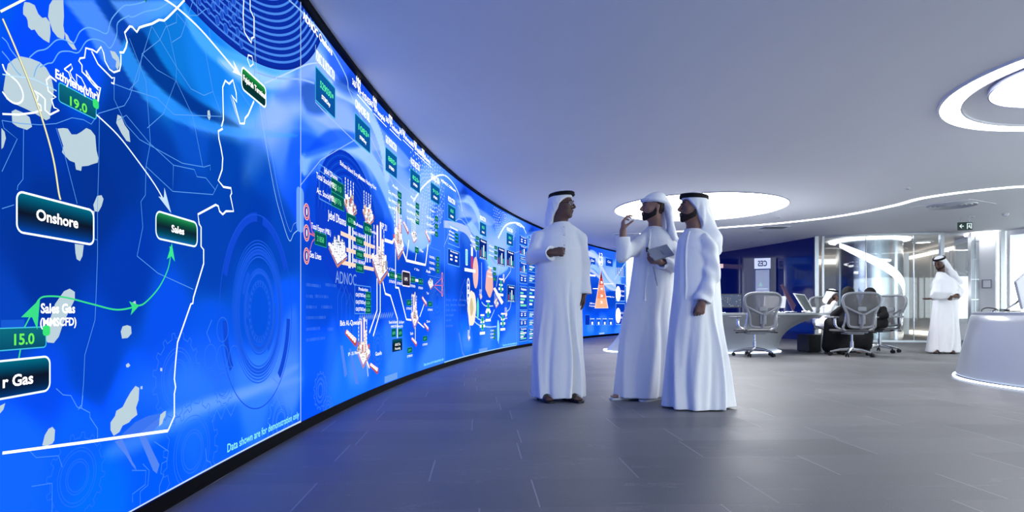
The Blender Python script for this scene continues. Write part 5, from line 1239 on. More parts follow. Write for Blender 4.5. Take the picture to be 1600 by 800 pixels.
# ================================================================ soft-body modelling: distance fields turned into one smooth mesh
class Field:
    def __init__(s, lo, hi, h):
        s.lo = np.array(lo, float); s.h = h; s.n = np.ceil((np.array(hi)-s.lo)/h).astype(int)+1
        s.v = np.full(s.n, 1., np.float32)
        s.ax = [(s.lo[i]+h*np.arange(s.n[i])).astype(np.float32) for i in range(3)]
    def sl(s, lo, hi):
        a = np.clip(np.floor((np.array(lo)-s.lo)/s.h).astype(int), 0, s.n); b = np.clip(np.ceil((np.array(hi)-s.lo)/s.h).astype(int)+1, 0, s.n)
        if np.any(b <= a): return None
        return tuple(slice(a[i], b[i]) for i in range(3))
    def xyz(s, k): return s.ax[0][k[0]][:, None, None], s.ax[1][k[1]][None, :, None], s.ax[2][k[2]][None, None, :]
    def op(s, fn, lo, hi, k=.0, mode='add'):
        q = s.sl(np.array(lo)-k-.02, np.array(hi)+k+.02)
        if q is None: return
        x, y, z = s.xyz(q); d = fn(x, y, z).astype(np.float32); a = s.v[q]
        if mode == 'sub': a, d = -a, d     # max(a,-d) = -min(-a,d)
        if k > 0:
            hh = np.clip(.5+.5*(a-d)/k, 0, 1); r = a*(1-hh)+d*hh-k*hh*(1-hh)
        else: r = np.minimum(a, d)
        s.v[q] = -r if mode == 'sub' else r
    # primitives
    def cone(s, a, b, ra, rb, k=.0, mode='add'):
        a = np.array(a, float); b = np.array(b, float); e = b-a; L2 = float(e@e)+1e-12
        def fn(x, y, z):
            t = np.clip(((x-a[0])*e[0]+(y-a[1])*e[1]+(z-a[2])*e[2])/L2, 0, 1)
            return np.sqrt((x-a[0]-t*e[0])**2+(y-a[1]-t*e[1])**2+(z-a[2]-t*e[2])**2)-(ra+(rb-ra)*t)
        r = max(ra, rb); s.op(fn, np.minimum(a, b)-r, np.maximum(a, b)+r, k, mode)
    def chain(s, pts, rs, k=.0, mode='add'):
        for i in range(len(pts)-1): s.cone(pts[i], pts[i+1], rs[i], rs[i+1], k, mode)
    def ell(s, c, r, k=.0, mode='add', R=None):
        c = np.array(c, float); r = np.array(r, float); m = min(r); Rm = np.array(R) if R is not None else None
        def fn(x, y, z):
            X, Y, Z = x-c[0], y-c[1], z-c[2]
            if Rm is not None: X, Y, Z = (Rm[0][0]*X+Rm[1][0]*Y+Rm[2][0]*Z, Rm[0][1]*X+Rm[1][1]*Y+Rm[2][1]*Z, Rm[0][2]*X+Rm[1][2]*Y+Rm[2][2]*Z)
            k0 = np.sqrt((X/r[0])**2+(Y/r[1])**2+(Z/r[2])**2); k1 = np.sqrt((X/r[0]**2)**2+(Y/r[1]**2)**2+(Z/r[2]**2)**2)
            return k0*(k0-1)/(k1+1e-6)
        q = max(r) if R is not None else r; s.op(fn, c-q, c+q, k, mode)
    def mesh(s):
        v = s.v; n = v.shape; inside = v < 0
        # surface nets
        c = np.zeros((n[0]-1, n[1]-1, n[2]-1), np.uint8); 
        cnt = sum(inside[i:n[0]-1+i, j:n[1]-1+j, k:n[2]-1+k].astype(np.uint8) for i in (0, 1) for j in (0, 1) for k in (0, 1))
        act = (cnt > 0) & (cnt < 8); idx = np.argwhere(act); m = len(idx)
        ids = np.full(act.shape, -1, np.int64); ids[act] = np.arange(m)
        P = np.zeros((m, 3)); W = np.zeros(m)
        cor = {}
        for i in (0, 1):
            for j in (0, 1):
                for k in (0, 1): cor[(i, j, k)] = v[idx[:, 0]+i, idx[:, 1]+j, idx[:, 2]+k].astype(float)
        for a in cor:
            for d in range(3):
                if a[d] == 0:
                    b = list(a); b[d] = 1; va, vb = cor[a], cor[tuple(b)]; cr_ = (va < 0) != (vb < 0)
                    t = np.where(cr_, va/(va-vb+1e-12), 0); p = np.tile(np.array(a, float), (m, 1)); p[:, d] = t
                    P[cr_] += p[cr_]; W[cr_] += 1
        P = P/W[:, None]+idx; V = P*s.h+s.lo; F_ = []
        for d in range(3):
            o = [1 if i == d else 0 for i in range(3)]
            A = inside[:n[0]-o[0], :n[1]-o[1], :n[2]-o[2]]; B_ = inside[o[0]:, o[1]:, o[2]:]
            for flip in (0, 1):
                e = np.argwhere((A & ~B_) if not flip else (~A & B_))
                u, w = [(1, 2), (2, 0), (0, 1)][d]
                ok = (e[:, u] > 0) & (e[:, w] > 0) & (e[:, u] < n[u]-1) & (e[:, w] < n[w]-1); e = e[ok]
                def g(du, dw): q = e.copy(); q[:, u] -= du; q[:, w] -= dw; return ids[q[:, 0], q[:, 1], q[:, 2]]
                quad = np.stack([g(1, 1), g(0, 1), g(0, 0), g(1, 0)], 1)
                if flip: quad = quad[:, ::-1]
                F_.append(quad)
        return V, np.concatenate(F_)
    def build(s, name, m, parent=None, relax=1):
        V, F_ = s.mesh()
        if len(F_) == 0: return None
        if relax:
            for _ in range(relax):
                acc = np.zeros_like(V); cn = np.zeros(len(V))
                for i in range(4):
                    a, b = F_[:, i], F_[:, (i+1) % 4]
                    np.add.at(acc, a, V[b]); np.add.at(cn, a, 1)
                V = V*.5+.5*acc/np.maximum(cn, 1)[:, None]
        me = bpy.data.meshes.new(name); me.vertices.add(len(V)); me.vertices.foreach_set('co', V.astype(np.float32).ravel())
        me.loops.add(F_.size); me.loops.foreach_set('vertex_index', F_.astype(np.int32).ravel())
        me.polygons.add(len(F_)); me.polygons.foreach_set('loop_start', np.arange(0, F_.size, 4, dtype=np.int32)); me.polygons.foreach_set('loop_total', np.full(len(F_), 4, np.int32))
        me.update(calc_edges=True); me.validate(); me.polygons.foreach_set('use_smooth', [True]*len(me.polygons)); me.materials.append(m)
        return link(bpy.data.objects.new(name, me), parent)
def rotz(p, a):
    c, s_ = math.cos(a), math.sin(a); return np.array((p[0]*c-p[1]*s_, p[0]*s_+p[1]*c, p[2]))
class Frame:
    """a local frame: origin, yaw (about z) and pitch (nod, about local x); local -y is the way it faces"""
    def __init__(s, o, yaw=0, pitch=0, roll=0, sc=1.):
        s.o = np.array(o, float); s.M = np.array(Matrix.Rotation(yaw, 3, 'Z') @ Matrix.Rotation(pitch, 3, 'X') @ Matrix.Rotation(roll, 3, 'Y')); s.sc = sc
    def __call__(s, x, y, z): return s.o+s.M @ (np.array((x, y, z))*s.sc)
    def loc(s, x, y, z):     # world arrays -> local
        X, Y, Z = x-s.o[0], y-s.o[1], z-s.o[2]; M_ = s.M
        return ((M_[0][0]*X+M_[1][0]*Y+M_[2][0]*Z)/s.sc, (M_[0][1]*X+M_[1][1]*Y+M_[2][1]*Z)/s.sc, (M_[0][2]*X+M_[1][2]*Y+M_[2][2]*Z)/s.sc)
def head(f, H, ears=True):
    """H: Frame at the head's middle; about 0.235 m from crown to chin"""
    R = H.M; c = H.sc
    e = lambda p, r, k=.0, mode='add': f.ell(H(*p), np.array(r)*c, k*c, mode, R)
    n = lambda a, b, ra, rb, k=.0, mode='add': f.cone(H(*a), H(*b), ra*c, rb*c, k*c, mode)
    e((0, .014, .030), (.077, .096, .087)); e((0, -.022, -.02), (.064, .070, .090), .03)
    e((0, -.028, -.066), (.050, .058, .050), .03); e((0, -.074, -.098), (.021, .018, .018), .024)
    for s_ in (-1, 1):
        e((s_*.052, .0, -.058), (.012, .026, .026), .03)      # jaw corner
        e((s_*.043, -.060, -.014), (.018, .02, .018), .025)   # cheekbone
        e((s_*.031, -.099, .012), (.017, .012, .012), .014, 'sub')
        e((s_*.031, -.077, .010), (.0155, .0150, .0130), .005)  # lids
        n((s_*.016, -.088, .030), (s_*.046, -.078, .031), .0075, .006, .012)  # brow
        e((s_*.011, -.101, -.030), (.0085, .011, .008), .008)
        if ears:
            e((s_*.078, .012, -.004), (.008, .017, .031), .008); e((s_*.087, .006, .0), (.006, .010, .018), .006, 'sub')
            e((s_*.079, .008, -.028), (.006, .009, .010), .006)
    n((0, -.090, .024), (0, -.119, -.022), .0085, .0115, .010); e((0, -.106, -.032), (.010, .011, .006), .006)
    n((-.020, -.088, -.058), (0, -.1005, -.0535), .006, .0078, .006); n((.020, -.088, -.058), (0, -.1005, -.0535), .006, .0078, .006)
    n((-.017, -.087, -.068), (.017, -.087, -.068), .007, .007, .006); n((0, -.093, -.0685), (0, -.0955, -.069), .008, .008, .005)
    n((-.018, -.106, -.0612), (.018, -.106, -.0612), .0045, .0045, .002, 'sub')
def hand(f, w, d, n_, side, curl=(.3, .3, .3, .3), sp=.06, thumb=(.6, .5), sc=1., tcurl=.3):
    """w wrist, d pointing direction, n_ direction the palm faces, side +1/-1: where the thumb leaves along d x n"""
    d = np.array(d, float); d /= np.linalg.norm(d); n_ = np.array(n_, float); n_ -= d*(n_@d); n_ /= np.linalg.norm(n_); u = np.cross(d, n_)*side
    w = np.array(w, float); P = lambda a, b, c: w+(d*a+u*b+n_*c)*sc
    f.cone(P(-.05, 0, 0), P(.01, 0, 0), .026*sc, .025*sc, .01)
    for b, e in ((-.026, .085), (-.009, .090), (.009, .092), (.026, .088)): f.cone(P(.015, b*.75, 0), P(e-.012, b, 0), .0145*sc, .0115*sc, .012)
    fl = (.030, .024, .019); k = (.78, 1., 1.06, .96)
    for i, b in enumerate((-.029, -.010, .0095, .029)):   # little .. index
        p = P((.078, .085, .087, .083)[i], b, 0); dirn = d+u*sp*(i-1.5)/1.5; dirn /= np.linalg.norm(dirn); a = 0
        cu = curl[3-i]; r = .0092
        for j in range(3):
            a += cu*(1.0, 1.15, .8)[j]; v = dirn*math.cos(a)+n_*math.sin(a); q = p+v*(.046, .028, .022)[j]*k[i]*sc
            f.cone(p, q, r*sc, r*.9*sc, .004); p = q; r *= .9
    p = P(.022, .024, .006); a0, a1 = thumb
    v = d*math.cos(a0)+u*math.sin(a0)+n_*a1; v /= np.linalg.norm(v); q = p+v*.042*sc; f.cone(p, q, .0145*sc, .011*sc, .012)
    v2 = v*math.cos(tcurl)-u*math.sin(tcurl)*.8+n_*.15; v2 /= np.linalg.norm(v2); p, q = q, q+v2*.032*sc; f.cone(p, q, .0108*sc, .0100*sc, .004)
    v3 = v2*math.cos(tcurl)-u*math.sin(tcurl)*.6; v3 /= np.linalg.norm(v3); f.cone(q, q+v3*.024*sc, .0100*sc, .0085*sc, .004)
def face_parts(H, root, skin='skin_mid', glasses=False, beard=0, hair=False, h=.0045, teeth=False):
    """eyes, brows, beard, hair, glasses as children"""
    c = H.sc
    for s_ in (-1, 1):
        o = empty('eye', (0, 0, 0)); o.parent = root
        def sph(nm, p, r, m, q=None):
            bm = bmesh.new(); bmesh.ops.create_uvsphere(bm, u_segments=16, v_segments=10, radius=r*c); me = bpy.data.meshes.new(nm); bm.to_mesh(me); bm.free(); me.materials.append(m)
            me.polygons.foreach_set('use_smooth', [True]*len(me.polygons)); b = bpy.data.objects.new(nm, me); b.location = H(*p); return link(b, o if q is None else q)
        sph('eyeball', (s_*.031, -.0795, .010), .0112, M['eye_white']); sph('iris', (s_*.031, -.0868, .010), .0052, M['iris'])
        MB().tube([H(s_*.013, -.099, .033), H(s_*.030, -.0935, .038), H(s_*.048, -.082, .032)], [.0028*c, .0042*c, .0022*c], 8).build('eyebrow', M['hair'], root)
        MB().tube([H(s_*.019, -.0925, .014), H(s_*.031, -.0955, .0185), H(s_*.044, -.0885, .013)], .0017*c, 6).build('eyelashes', M['hair'], root)
    lo = H.o-.19*c; hi = H.o+.19*c
    def region(f, fn): 
        q = f.sl(lo, hi); x, y, z = f.xyz(q); X, Y, Z = H.loc(x, y, z); f.v[q] = np.maximum(f.v[q], fn(X, Y, Z)*c)
    f0 = Field(lo, hi, h); head(f0, H, False); f0.cone(H(0, .02, -.07), H(0, .045, -.2), .052*c, .058*c, .02)
    if beard:
        f = Field(lo, hi, h); f.v = f0.v-.0045*beard
        def reg(X, Y, Z):
            line = np.interp(Y, [-.13, -.095, -.085, -.06, -.03, -.012, .004], [-.046, -.046, -.054, -.062, -.046, -.018, .016])
            d = Z-line; d = np.maximum(d, Y-.006); d = np.maximum(d, -.122+(Y+.075).clip(0, 1)*.62-Z)
            d = np.maximum(d, -(np.sqrt((X/.022)**2+((Y+.10)/.035)**2+((Z+.062)/.0115)**2)-1)*.0115)
            d = np.maximum(d, Y+.02+(Z+.085)*-1.2-.07)
            return d
        region(f, reg); f.build('beard', M['hair'], root)
    if hair:
        f = Field(lo, hi, h); f.v = f0.v-.009
        region(f, lambda X, Y, Z: np.maximum(np.maximum(.012-Y+(Z-.03).clip(-1, 0)*.0-np.where(Z > .035, .05, 0), -.060-Z), np.where(np.abs(Y-.016) < .017, .022-Z, -1)))
        f.build('hair', M['hair'], root)
    if glasses:
        o = empty('glasses', (0, 0, 0)); o.parent = root
        for s_ in (-1, 1):
            ring_ = [H(s_*.033+.024*math.cos(t), -.103+.012*abs(s_*.033+.024*math.cos(t))/.05, .006+.015*math.sin(t)) for t in np.linspace(0, 2*PI, 21)[:-1]]
            MB().tube(ring_, .0016, 6, True).build('rim', M['alu'], o)
            MB().tube([H(s_*.057, -.090, .012), H(s_*.076, -.045, .012), H(s_*.084, .01, .008)], .0022, 6).build('temple', M['glasses'], o)
            MB().add(ring_, [tuple(range(20))]).build('lens', M['lens_clear'], o)
        MB().tube([H(-.010, -.103, .010), H(0, -.106, .013), H(.010, -.103, .010)], .0018, 6).build('bridge', M['alu'], o)
    if teeth: MB().tube([H(-.012, -.0935, -.0615), H(0, -.0965, -.0612), H(.012, -.0935, -.0615)], .0024, 6).build('teeth', M['teeth'], root)
M['lens_clear'] = mat('clear_lens', (.8, .9, 1, 1), .05, alpha=.15)
def agal(H, root, z=.092, tilt=0., a=.094, b=.112, r=.0095, y0=.012):
    o = empty('head_cord', (0, 0, 0)); o.parent = root
    for i, dz in enumerate((0, .0165)):
        MB().tube([H((a-.003*i)*math.cos(t), y0+(b-.003*i)*math.sin(t), z+dz+tilt*math.sin(t)*b) for t in np.linspace(0, 2*PI, 41)[:-1]], r*H.sc, 10, True).build('cord', M['agal'], o)
def sandal(root, x, y, yaw, m, toe=True, skin='skin_dark'):
    """foot-long sandal at floor level; yaw: where the toes point (0 = towards the camera)"""
    o = empty('sandal', (x, y, 0), yaw); o.parent = root
    sole = [(.0, -.14), (.035, -.125), (.047, -.08), (.043, -.02), (.034, .05), (.036, .10), (.025, .13), (0, .138)]
    P = cr(sole+[(-a, b) for a, b in sole[1:-1]][::-1], 4, True); P = [(p[0], p[1]) for p in P]
    if sum(P[i][0]*P[(i+1) % len(P)][1]-P[(i+1) % len(P)][0]*P[i][1] for i in range(len(P))) < 0: P = P[::-1]
    MB().prism(P, 0, .018).build('sole', m, o)
    for yy in ((-.065, -.02) if toe else (-.05,)):
        V = []
        for t in np.linspace(0, PI, 11):
            V += [(.047*math.cos(t), yy+.012*math.sin(t)-.018, .012+.052*math.sin(t)), (.047*math.cos(t), yy+.012*math.sin(t)+.018, .014+.062*math.sin(t))]
        MB().add(V, [(2*i, 2*i+2, 2*i+3, 2*i+1) for i in range(10)], True).build('strap', m, o)
    return o
def foot(f, x, y, yaw, zt=.12, sc=1.):
    c, s_ = math.cos(yaw), math.sin(yaw); Q = lambda a, b, z: (x+a*c-b*s_, y+a*s_+b*c, z)
    f.cone(Q(0, .09, .05), Q(0, .08, zt), .034, .038, .01); f.cone(Q(0, .085, .048), Q(0, -.05, .036), .030, .022, .015)
    f.cone(Q(-.018, -.04, .032), Q(-.012, -.085, .030), .018, .016, .01); f.cone(Q(.018, -.04, .032), Q(.018, -.08, .030), .018, .015, .01)
    for i in range(5): xx = -.030+.0148*i; f.cone(Q(xx, -.085, .029), Q(xx, -.118+.004*abs(i-1)*1.4, .027), (.011, .0085, .008, .008, .0075)[i], .007, .003)
# cloth bodies -------------------------------------------------
def robe(f, secs, folds, k=0.):
    """secs: (z, cx, cy, half-width a, half-depth b, yaw); folds: list of (angle, sharpness, depth, z0, z1) pleats"""
    S_ = np.array(sorted(secs)); zs = S_[:, 0]
    lo = (min(S_[:, 1]-S_[:, 3])-.05, min(S_[:, 2]-S_[:, 3])-.05, zs[0]-.02); hi = (max(S_[:, 1]+S_[:, 3])+.05, max(S_[:, 2]+S_[:, 3])+.05, zs[-1]+.02)
    def fn(x, y, z):
        g = lambda i: np.interp(z, zs, S_[:, i])
        cx, cy, a, b, yw = g(1), g(2), g(3), g(4), g(5); c, s_ = np.cos(yw), np.sin(yw)
        X = (x-cx)*c+(y-cy)*s_; Y = -(x-cx)*s_+(y-cy)*c
        th = np.arctan2(Y/b, X/a); r = np.ones_like(th)
        for (an, sh, dp, z0, z1) in folds:
            w = np.clip((z-z0)/(z1-z0), 0, 1) if z1 != z0 else 1.; w = w*w*(3-2*w)
            dd = (th-an+np.pi) % (2*np.pi)-np.pi+.10*np.sin(z*5+an*3); r = r+2.0*dp*w*np.exp(-(dd*sh*1.6)**2)
        k0 = np.sqrt((X/a)**2+(Y/b)**2); k1 = np.sqrt((X/a**2)**2+(Y/b**2)**2)+1e-6
        d = (k0-r)*k0/k1/np.maximum(k0/r, .5)*1.; d = np.minimum(d, .3)
        return np.maximum(np.maximum(d, zs[0]-z), z-zs[-1])
    f.op(fn, lo, hi, k)
def displace(f, fn, lo=None, hi=None):
    q = f.sl(f.lo if lo is None else lo, (f.lo+f.h*f.n) if hi is None else hi); x, y, z = f.xyz(q); near = np.abs(f.v[q]) < .06
    d = np.broadcast_to(fn(x, y, z), f.v[q].shape); f.v[q] = np.where(near, f.v[q]+d, f.v[q]).astype(np.float32)
def wrinkle(seed, amp, fx=9., fy=9., fz=6.):
    r = np.random.RandomState(seed); ph = r.rand(6)*6.28; k = r.rand(6, 3)*2-1
    def fn(x, y, z):
        d = 0
        for i in range(6): w = np.sin(fx*k[i][0]*x*2+fy*k[i][1]*y*2+fz*k[i][2]*z*2+ph[i]); d = d+(np.abs(w)**3)*np.sign(w)
        return d*amp/3
    return fn
def sleeve(f, pts, rs, k=.03, cuff=.02, wr=0):
    f.chain(pts, rs, k)
def sleeve_end(f, wrist, d, r, depth=.05):
    """cut the sleeve flat at the wrist and hollow its mouth"""
    d = np.array(d, float); d /= np.linalg.norm(d); w = np.array(wrist, float)
    def cut(x, y, z): t = (x-w[0])*d[0]+(y-w[1])*d[1]+(z-w[2])*d[2]; rr_ = np.sqrt(np.maximum((x-w[0])**2+(y-w[1])**2+(z-w[2])**2-t*t, 0)); return np.maximum(-t, rr_-.11)
    f.op(cut, w-.12, w+.12, 0, 'sub')
    f.cone(w-d*.018, w+d*.03, r*.62, r*.68, .0, 'sub')
# ================================================================ people
def smin_into(f, g, k):
    a, d = f.v, g.v; hh = np.clip(.5+.5*(a-d)/k, 0, 1); f.v = (a*(1-hh)+d*hh-k*hh*(1-hh)).astype(np.float32)
def ghutra(H, root, line, extra=(), cap=(.092, .110, .098), lo=None, hi=None, h=.006, k=.05, low=-.5, band=None, seed=1, name='headscarf', pl=.0035):
    """scarf: cap over the skull plus a fall of cloth; line = (local z list, local y list) front edge"""
    lo = H.o-.30 if lo is None else np.array(lo); hi = H.o+.24 if hi is None else np.array(hi); f = Field(lo, hi, h)
    f.ell(H(0, .014, .032), np.array(cap)*H.sc, 0, 'add', H.M)
    for (a, b, ra, rb) in extra: f.cone(a, b, ra, rb, k)
    q = f.sl(lo, hi); x, y, z = f.xyz(q); X, Y, Z = H.loc(x, y, z)
    th = np.arctan2(X, Y+.02); near = np.abs(f.v) < .06
    pleat = pl*np.sin(th*9+Z*14+seed)+pl*.6*np.sin(th*17-Z*25+seed*2)
    f.v = np.where(near, f.v+pleat*np.clip((.07-Z)/.08, .12, 1), f.v)
    ln = np.interp(Z, line[0], line[1])+.004*np.sin(Z*60+seed)
    f.v = np.maximum(f.v, np.maximum((ln-Y)*.75, low-Z)).astype(np.float32)
    return f.build(name, M['gauze'], root, 1)
def side_line(*p): return ([a for a, b in p], [b for a, b in p])
def strip_on_cloth(root, name, pts, w, m, t=.003):
    """a narrow flat band through points that lie on the cloth"""
    V = []; P = [np.array(p, float) for p in cr(pts, 4)]
    for i, p in enumerate(P):
        a = P[max(i-1, 0)]; b = P[min(i+1, len(P)-1)]; tg = (b-a)/np.linalg.norm(b-a); sd = np.cross(tg, (0, -1, 0)); sd = sd/np.linalg.norm(sd)*w/2
        V += [p-sd, p+sd, p+sd+np.array((0, t, 0)), p-sd+np.array((0, t, 0))]
    Fc = []
    for i in range(len(P)-1):
        for j in range(4): Fc.append((4*i+j, 4*i+(j+1) % 4, 4*i+4+(j+1) % 4, 4*i+4+j))
    return MB().add(V, Fc).build(name, m, root)
def snap(f, x, z, y0=-.6, out=.004):
    """front surface of a cloth field at (x, z)"""
    i = int(round((x-f.lo[0])/f.h)); k = int(round((z-f.lo[2])/f.h)); col = f.v[i, :, k]; j = np.argmax(col < 0)
    return (x, f.ax[1][j]-out-f.h*.5, z)

# ---- first man: head cord, glasses, fist before his chest
R1 = empty('person', (.405, 5.42, 0), 0, 'man in white robe, black head cord and glasses, leftmost of the standing three', 'person')
H1 = Frame((.045, -.01, 1.728), math.radians(60), .02)
f = Field((-.36, -.48, 0), (.36, .26, 1.89), .0045); head(f, H1, False)
f.cone(H1(0, .02, -.07), (.035, .02, 1.50), .060, .070, .03); f.chain([(.03, .02, 1.46), (.01, .02, 1.1), (0, .02, .9)], [.10, .11, .12], .03)
f.chain([(-.10, .0, 1.42), (-.222, -.02, 1.26), (-.07, -.235, 1.285)], [.040, .036, .028], .01); f.chain([(.14, .0, 1.42), (.222, .03, 1.22), (.232, .0, .95)], [.040, .036, .028], .01)
f.cone((-.09, 0, 1.42), (.12, 0, 1.42), .05, .05, .03)
for s_ in (-1, 1): f.chain([(s_*.08, .02, .92), (s_*.10, .02, .5), (s_*.115, .0, .12)], [.085, .055, .038], .02)
foot(f, -.115, -.115, .35); foot(f, .125, -.10, .5)
hand(f, (-.058, -.238, 1.287), (.96, -.12, .10), (.15, .98, -.1), 1, (1.15, 1.35, 1.4, 1.45), .02, (.35, .55), 1.0, .5)
hand(f, (.232, -.003, .935), (-.02, -.18, -1), (-1, -.1, 0), -1, (.35, .45, .5, .55), .03, (.35, .3), .98, .2)
f.build('body', M['skin_dark'], R1, 1)
face_parts(H1, R1, glasses=True, teeth=True)
f = Field((-.40, -.36, .02), (.40, .34, 1.62), .0055)
fl = [(-1.0, 9, -.13, 1.15, .35), (-.80, 7, .06, 1.1, .3), (-1.20, 7, .055, 1.2, .3), (-1.9, 5, -.05, 1.1, .3), (-2.3, 6, .045, 1.1, .3), (-2.75, 5, -.05, 1.1, .2), (-.3, 5, -.05, 1.0, .2), (0.3, 5, .04, 1., .2), (1.2, 3, .05, 1., .2), (2.2, 3, -.05, 1., .2)]
robe(f, [(.030, .005, 0, .236, .19, 0), (.5, -.003, 0, .224, .165, 0), (.9, .0, 0, .212, .155, 0), (1.15, .004, -.01, .205, .15, 0), (1.32, .012, -.01, .198, .14, 0), (1.44, .016, 0, .188, .118, 0), (1.50, .020, .006, .170, .102, 0), (1.54, .030, .010, .130, .088, 0), (1.565, .036, .012, .085, .076, 0), (1.580, .038, .012, .070, .070, 0)], fl)
g = Field(f.lo, f.ax and (f.lo+f.h*(f.n-1)), f.h); g.v = np.full(f.n, 1., np.float32); g.n = f.n; g.ax = f.ax
sleeve(g, [(-.115, 0, 1.465), (-.162, -.0, 1.435), (-.222, -.03, 1.262), (-.06, -.232, 1.285)], [.055, .070, .066, .060], .03)
displace(g, lambda x, y, z: .006*np.sin(60*(x*.6+z)+20*y)*np.clip((1.36-z)*8, 0, 1)); sleeve_end(g, (-.075, -.222, 1.284), (.62, -.78, .02), .062)
smin_into(f, g, .022)
g.v = np.full(f.n, 1., np.float32)
sleeve(g, [(.155, 0, 1.462), (.190, .005, 1.42), (.222, .025, 1.22), (.226, .0, .93)], [.058, .064, .066, .072], .03)
displace(g, wrinkle(4, .010, 10, 10, 9)); sleeve_end(g, (.228, .0, .945), (0, -.05, -1), .072); smin_into(f, g, .016)
displace(f, wrinkle(2, .006, 7, 7, 3)); F1 = f
k1 = f.build('robe', M['white_cloth'], R1, 1)
strip_on_cloth(R1, 'placket', [snap(f, .050, z) for z in (1.545, 1.50, 1.44, 1.38, 1.32, 1.27)], .020, M['white_cloth'])
for z in (1.525, 1.45, 1.36): p = snap(f, .050, z, out=.007); MB().lathe([(0, -.003), (.006, -.002), (.006, .002), (0, .003)], 12).build('button', M['chair_frame'], R1).location = p
ghutra(H1, R1, side_line((-.3, .09), (-.14, .075), (-.10, .055), (0, -.005), (.045, -.040), (.062, -.06), (.070, -.125), (.09, -.2)),
       [(H1(0, .025, .03), H1(.01, .075, -.09), .092, .075), (H1(.01, .075, -.09), H1(.0, .10, -.155), .075, .060)], seed=1)
agal(H1, R1, z=.083, tilt=-.10, a=.093, b=.113)
for x, y, a in ((-.115, -.115, .35), (.125, -.10, .5)): sandal(R1, x, y, a, M['shoe_black'])

# ---- second man: raised hand, tablet, cap of cloth tied back
R2 = empty('person', (1.158, 5.50, 0), 0, 'bearded man in white robe raising one hand, a tablet in the other', 'person')
H2 = Frame((.118, .0, 1.722), math.radians(-80), -.04)
f = Field((-.32, -.50, 0), (.42, .30, 1.89), .0045); head(f, H2, True)
f.cone(H2(0, .025, -.07), (.14, .03, 1.49), .054, .066, .03); f.chain([(.13, .03, 1.43), (.12, .03, 1.1), (.07, .03, .9)], [.10, .11, .12], .03); f.cone((.03, 0, 1.38), (.23, .03, 1.38), .05, .05, .03)
f.chain([(.02, -.01, 1.38), (-.180, -.12, 1.29), (-.185, -.17, 1.49)], [.036, .036, .028], .01); f.chain([(.25, .02, 1.37), (.312, -.12, 1.195), (.13, -.235, 1.212)], [.038, .036, .028], .01)
f.chain([(0, .03, .92), (-.04, .02, .5), (-.14, .0, .13)], [.085, .055, .038], .02); f.chain([(.14, .03, .92), (.13, .02, .5), (.08, .03, .13)], [.085, .055, .038], .02)
foot(f, -.155, -.055, -1.25); foot(f, .070, -.125, -.9)
hand(f, (-.185, -.17, 1.495), (.02, 0, 1), (1, .1, 0), -1, (.55, .62, .66, .70), .03, (.30, 1.0), .98, .1)
hand(f, (.125, -.238, 1.214), (-.93, -.33, .02), (.05, .35, .93), -1, (.55, .75, .85, .95), .02, (.7, .5), .98, .1)
f.build('body', M['skin_mid'], R2, 1)
face_parts(H2, R2, beard=1.2, hair=True)
f = Field((-.36, -.42, .015), (.46, .36, 1.61), .0055)
fl = [(-1.45, 3.5, .05, 1.1, .2), (-1.05, 5, -.07, 1.1, .2), (-.65, 5, .05, 1.1, .2), (-1.9, 4, -.035, 1.0, .2), (-2.4, 4, .04, 1.0, .2), (-.2, 5, -.05, 1.0, .2), (1.2, 3, .05, 1., .2), (2.2, 3, -.05, 1., .2)]
robe(f, [(.028, .015, .0, .258, .215, 0), (.3, .03, .0, .246, .19, 0), (.7, .055, 0, .226, .165, 0), (.95, .098, 0, .196, .155, 0), (1.2, .125, 0, .186, .148, 0), (1.34, .132, 0, .180, .138, 0), (1.42, .138, .01, .172, .118, 0), (1.475, .142, .018, .150, .100, 0), (1.515, .142, .022, .110, .086, 0), (1.538, .136, .022, .076, .072, 0), (1.552, .132, .022, .065, .065, 0)], fl)
g.__init__(f.lo, f.lo+f.h*(f.n-1), f.h); 
if tuple(g.n) != tuple(f.n): g.n = f.n; g.ax = f.ax; g.v = np.full(f.n, 1., np.float32)
sleeve(g, [(.03, -.02, 1.43), (-.015, -.03, 1.39), (-.178, -.12, 1.285), (-.188, -.165, 1.47)], [.055, .066, .062, .054], .035)
displace(g, lambda x, y, z: .007*np.sin(46*(x-z*.4)+10*y)); sleeve_end(g, (-.187, -.160, 1.44), (.02, -.12, 1), .058); smin_into(f, g, .02)
g.v = np.full(f.n, 1., np.float32)
sleeve(g, [(.245, .02, 1.415), (.275, .0, 1.36), (.312, -.12, 1.195), (.110, -.247, 1.214)], [.052, .064, .062, .056], .035)
displace(g, lambda x, y, z: .007*np.sin(52*(x*.8+z)+20*y)*np.clip((1.36-z)*8, .2, 1)); sleeve_end(g, (.132, -.234, 1.213), (-.86, -.5, 0), .06); smin_into(f, g, .02)
displace(f, wrinkle(7, .007, 7, 7, 4)); f.build('robe', M['white_cloth'], R2, 1)
strip_on_cloth(R2, 'placket', [snap(f, x, z) for x, z in ((.085, 1.525), (.072, 1.48), (.062, 1.42), (.055, 1.34), (.05, 1.26), (.045, 1.18), (.04, 1.10))], .024, M['white_cloth'])
p = [snap(f, x, z, out=.010) for x, z in ((.085, 1.52), (.058, 1.42), (.040, 1.33), (.03, 1.22), (.02, 1.05), (.012, .96))]
MB().tube(cr(p, 4), .0035, 6).build('tassel_cord', M['white_cloth'], R2); q = p[-1]; MB().tube([q, (q[0]-.004, q[1]-.004, q[2]-.08)], [.004, .013], 8).build('tassel', M['white_cloth'], R2)
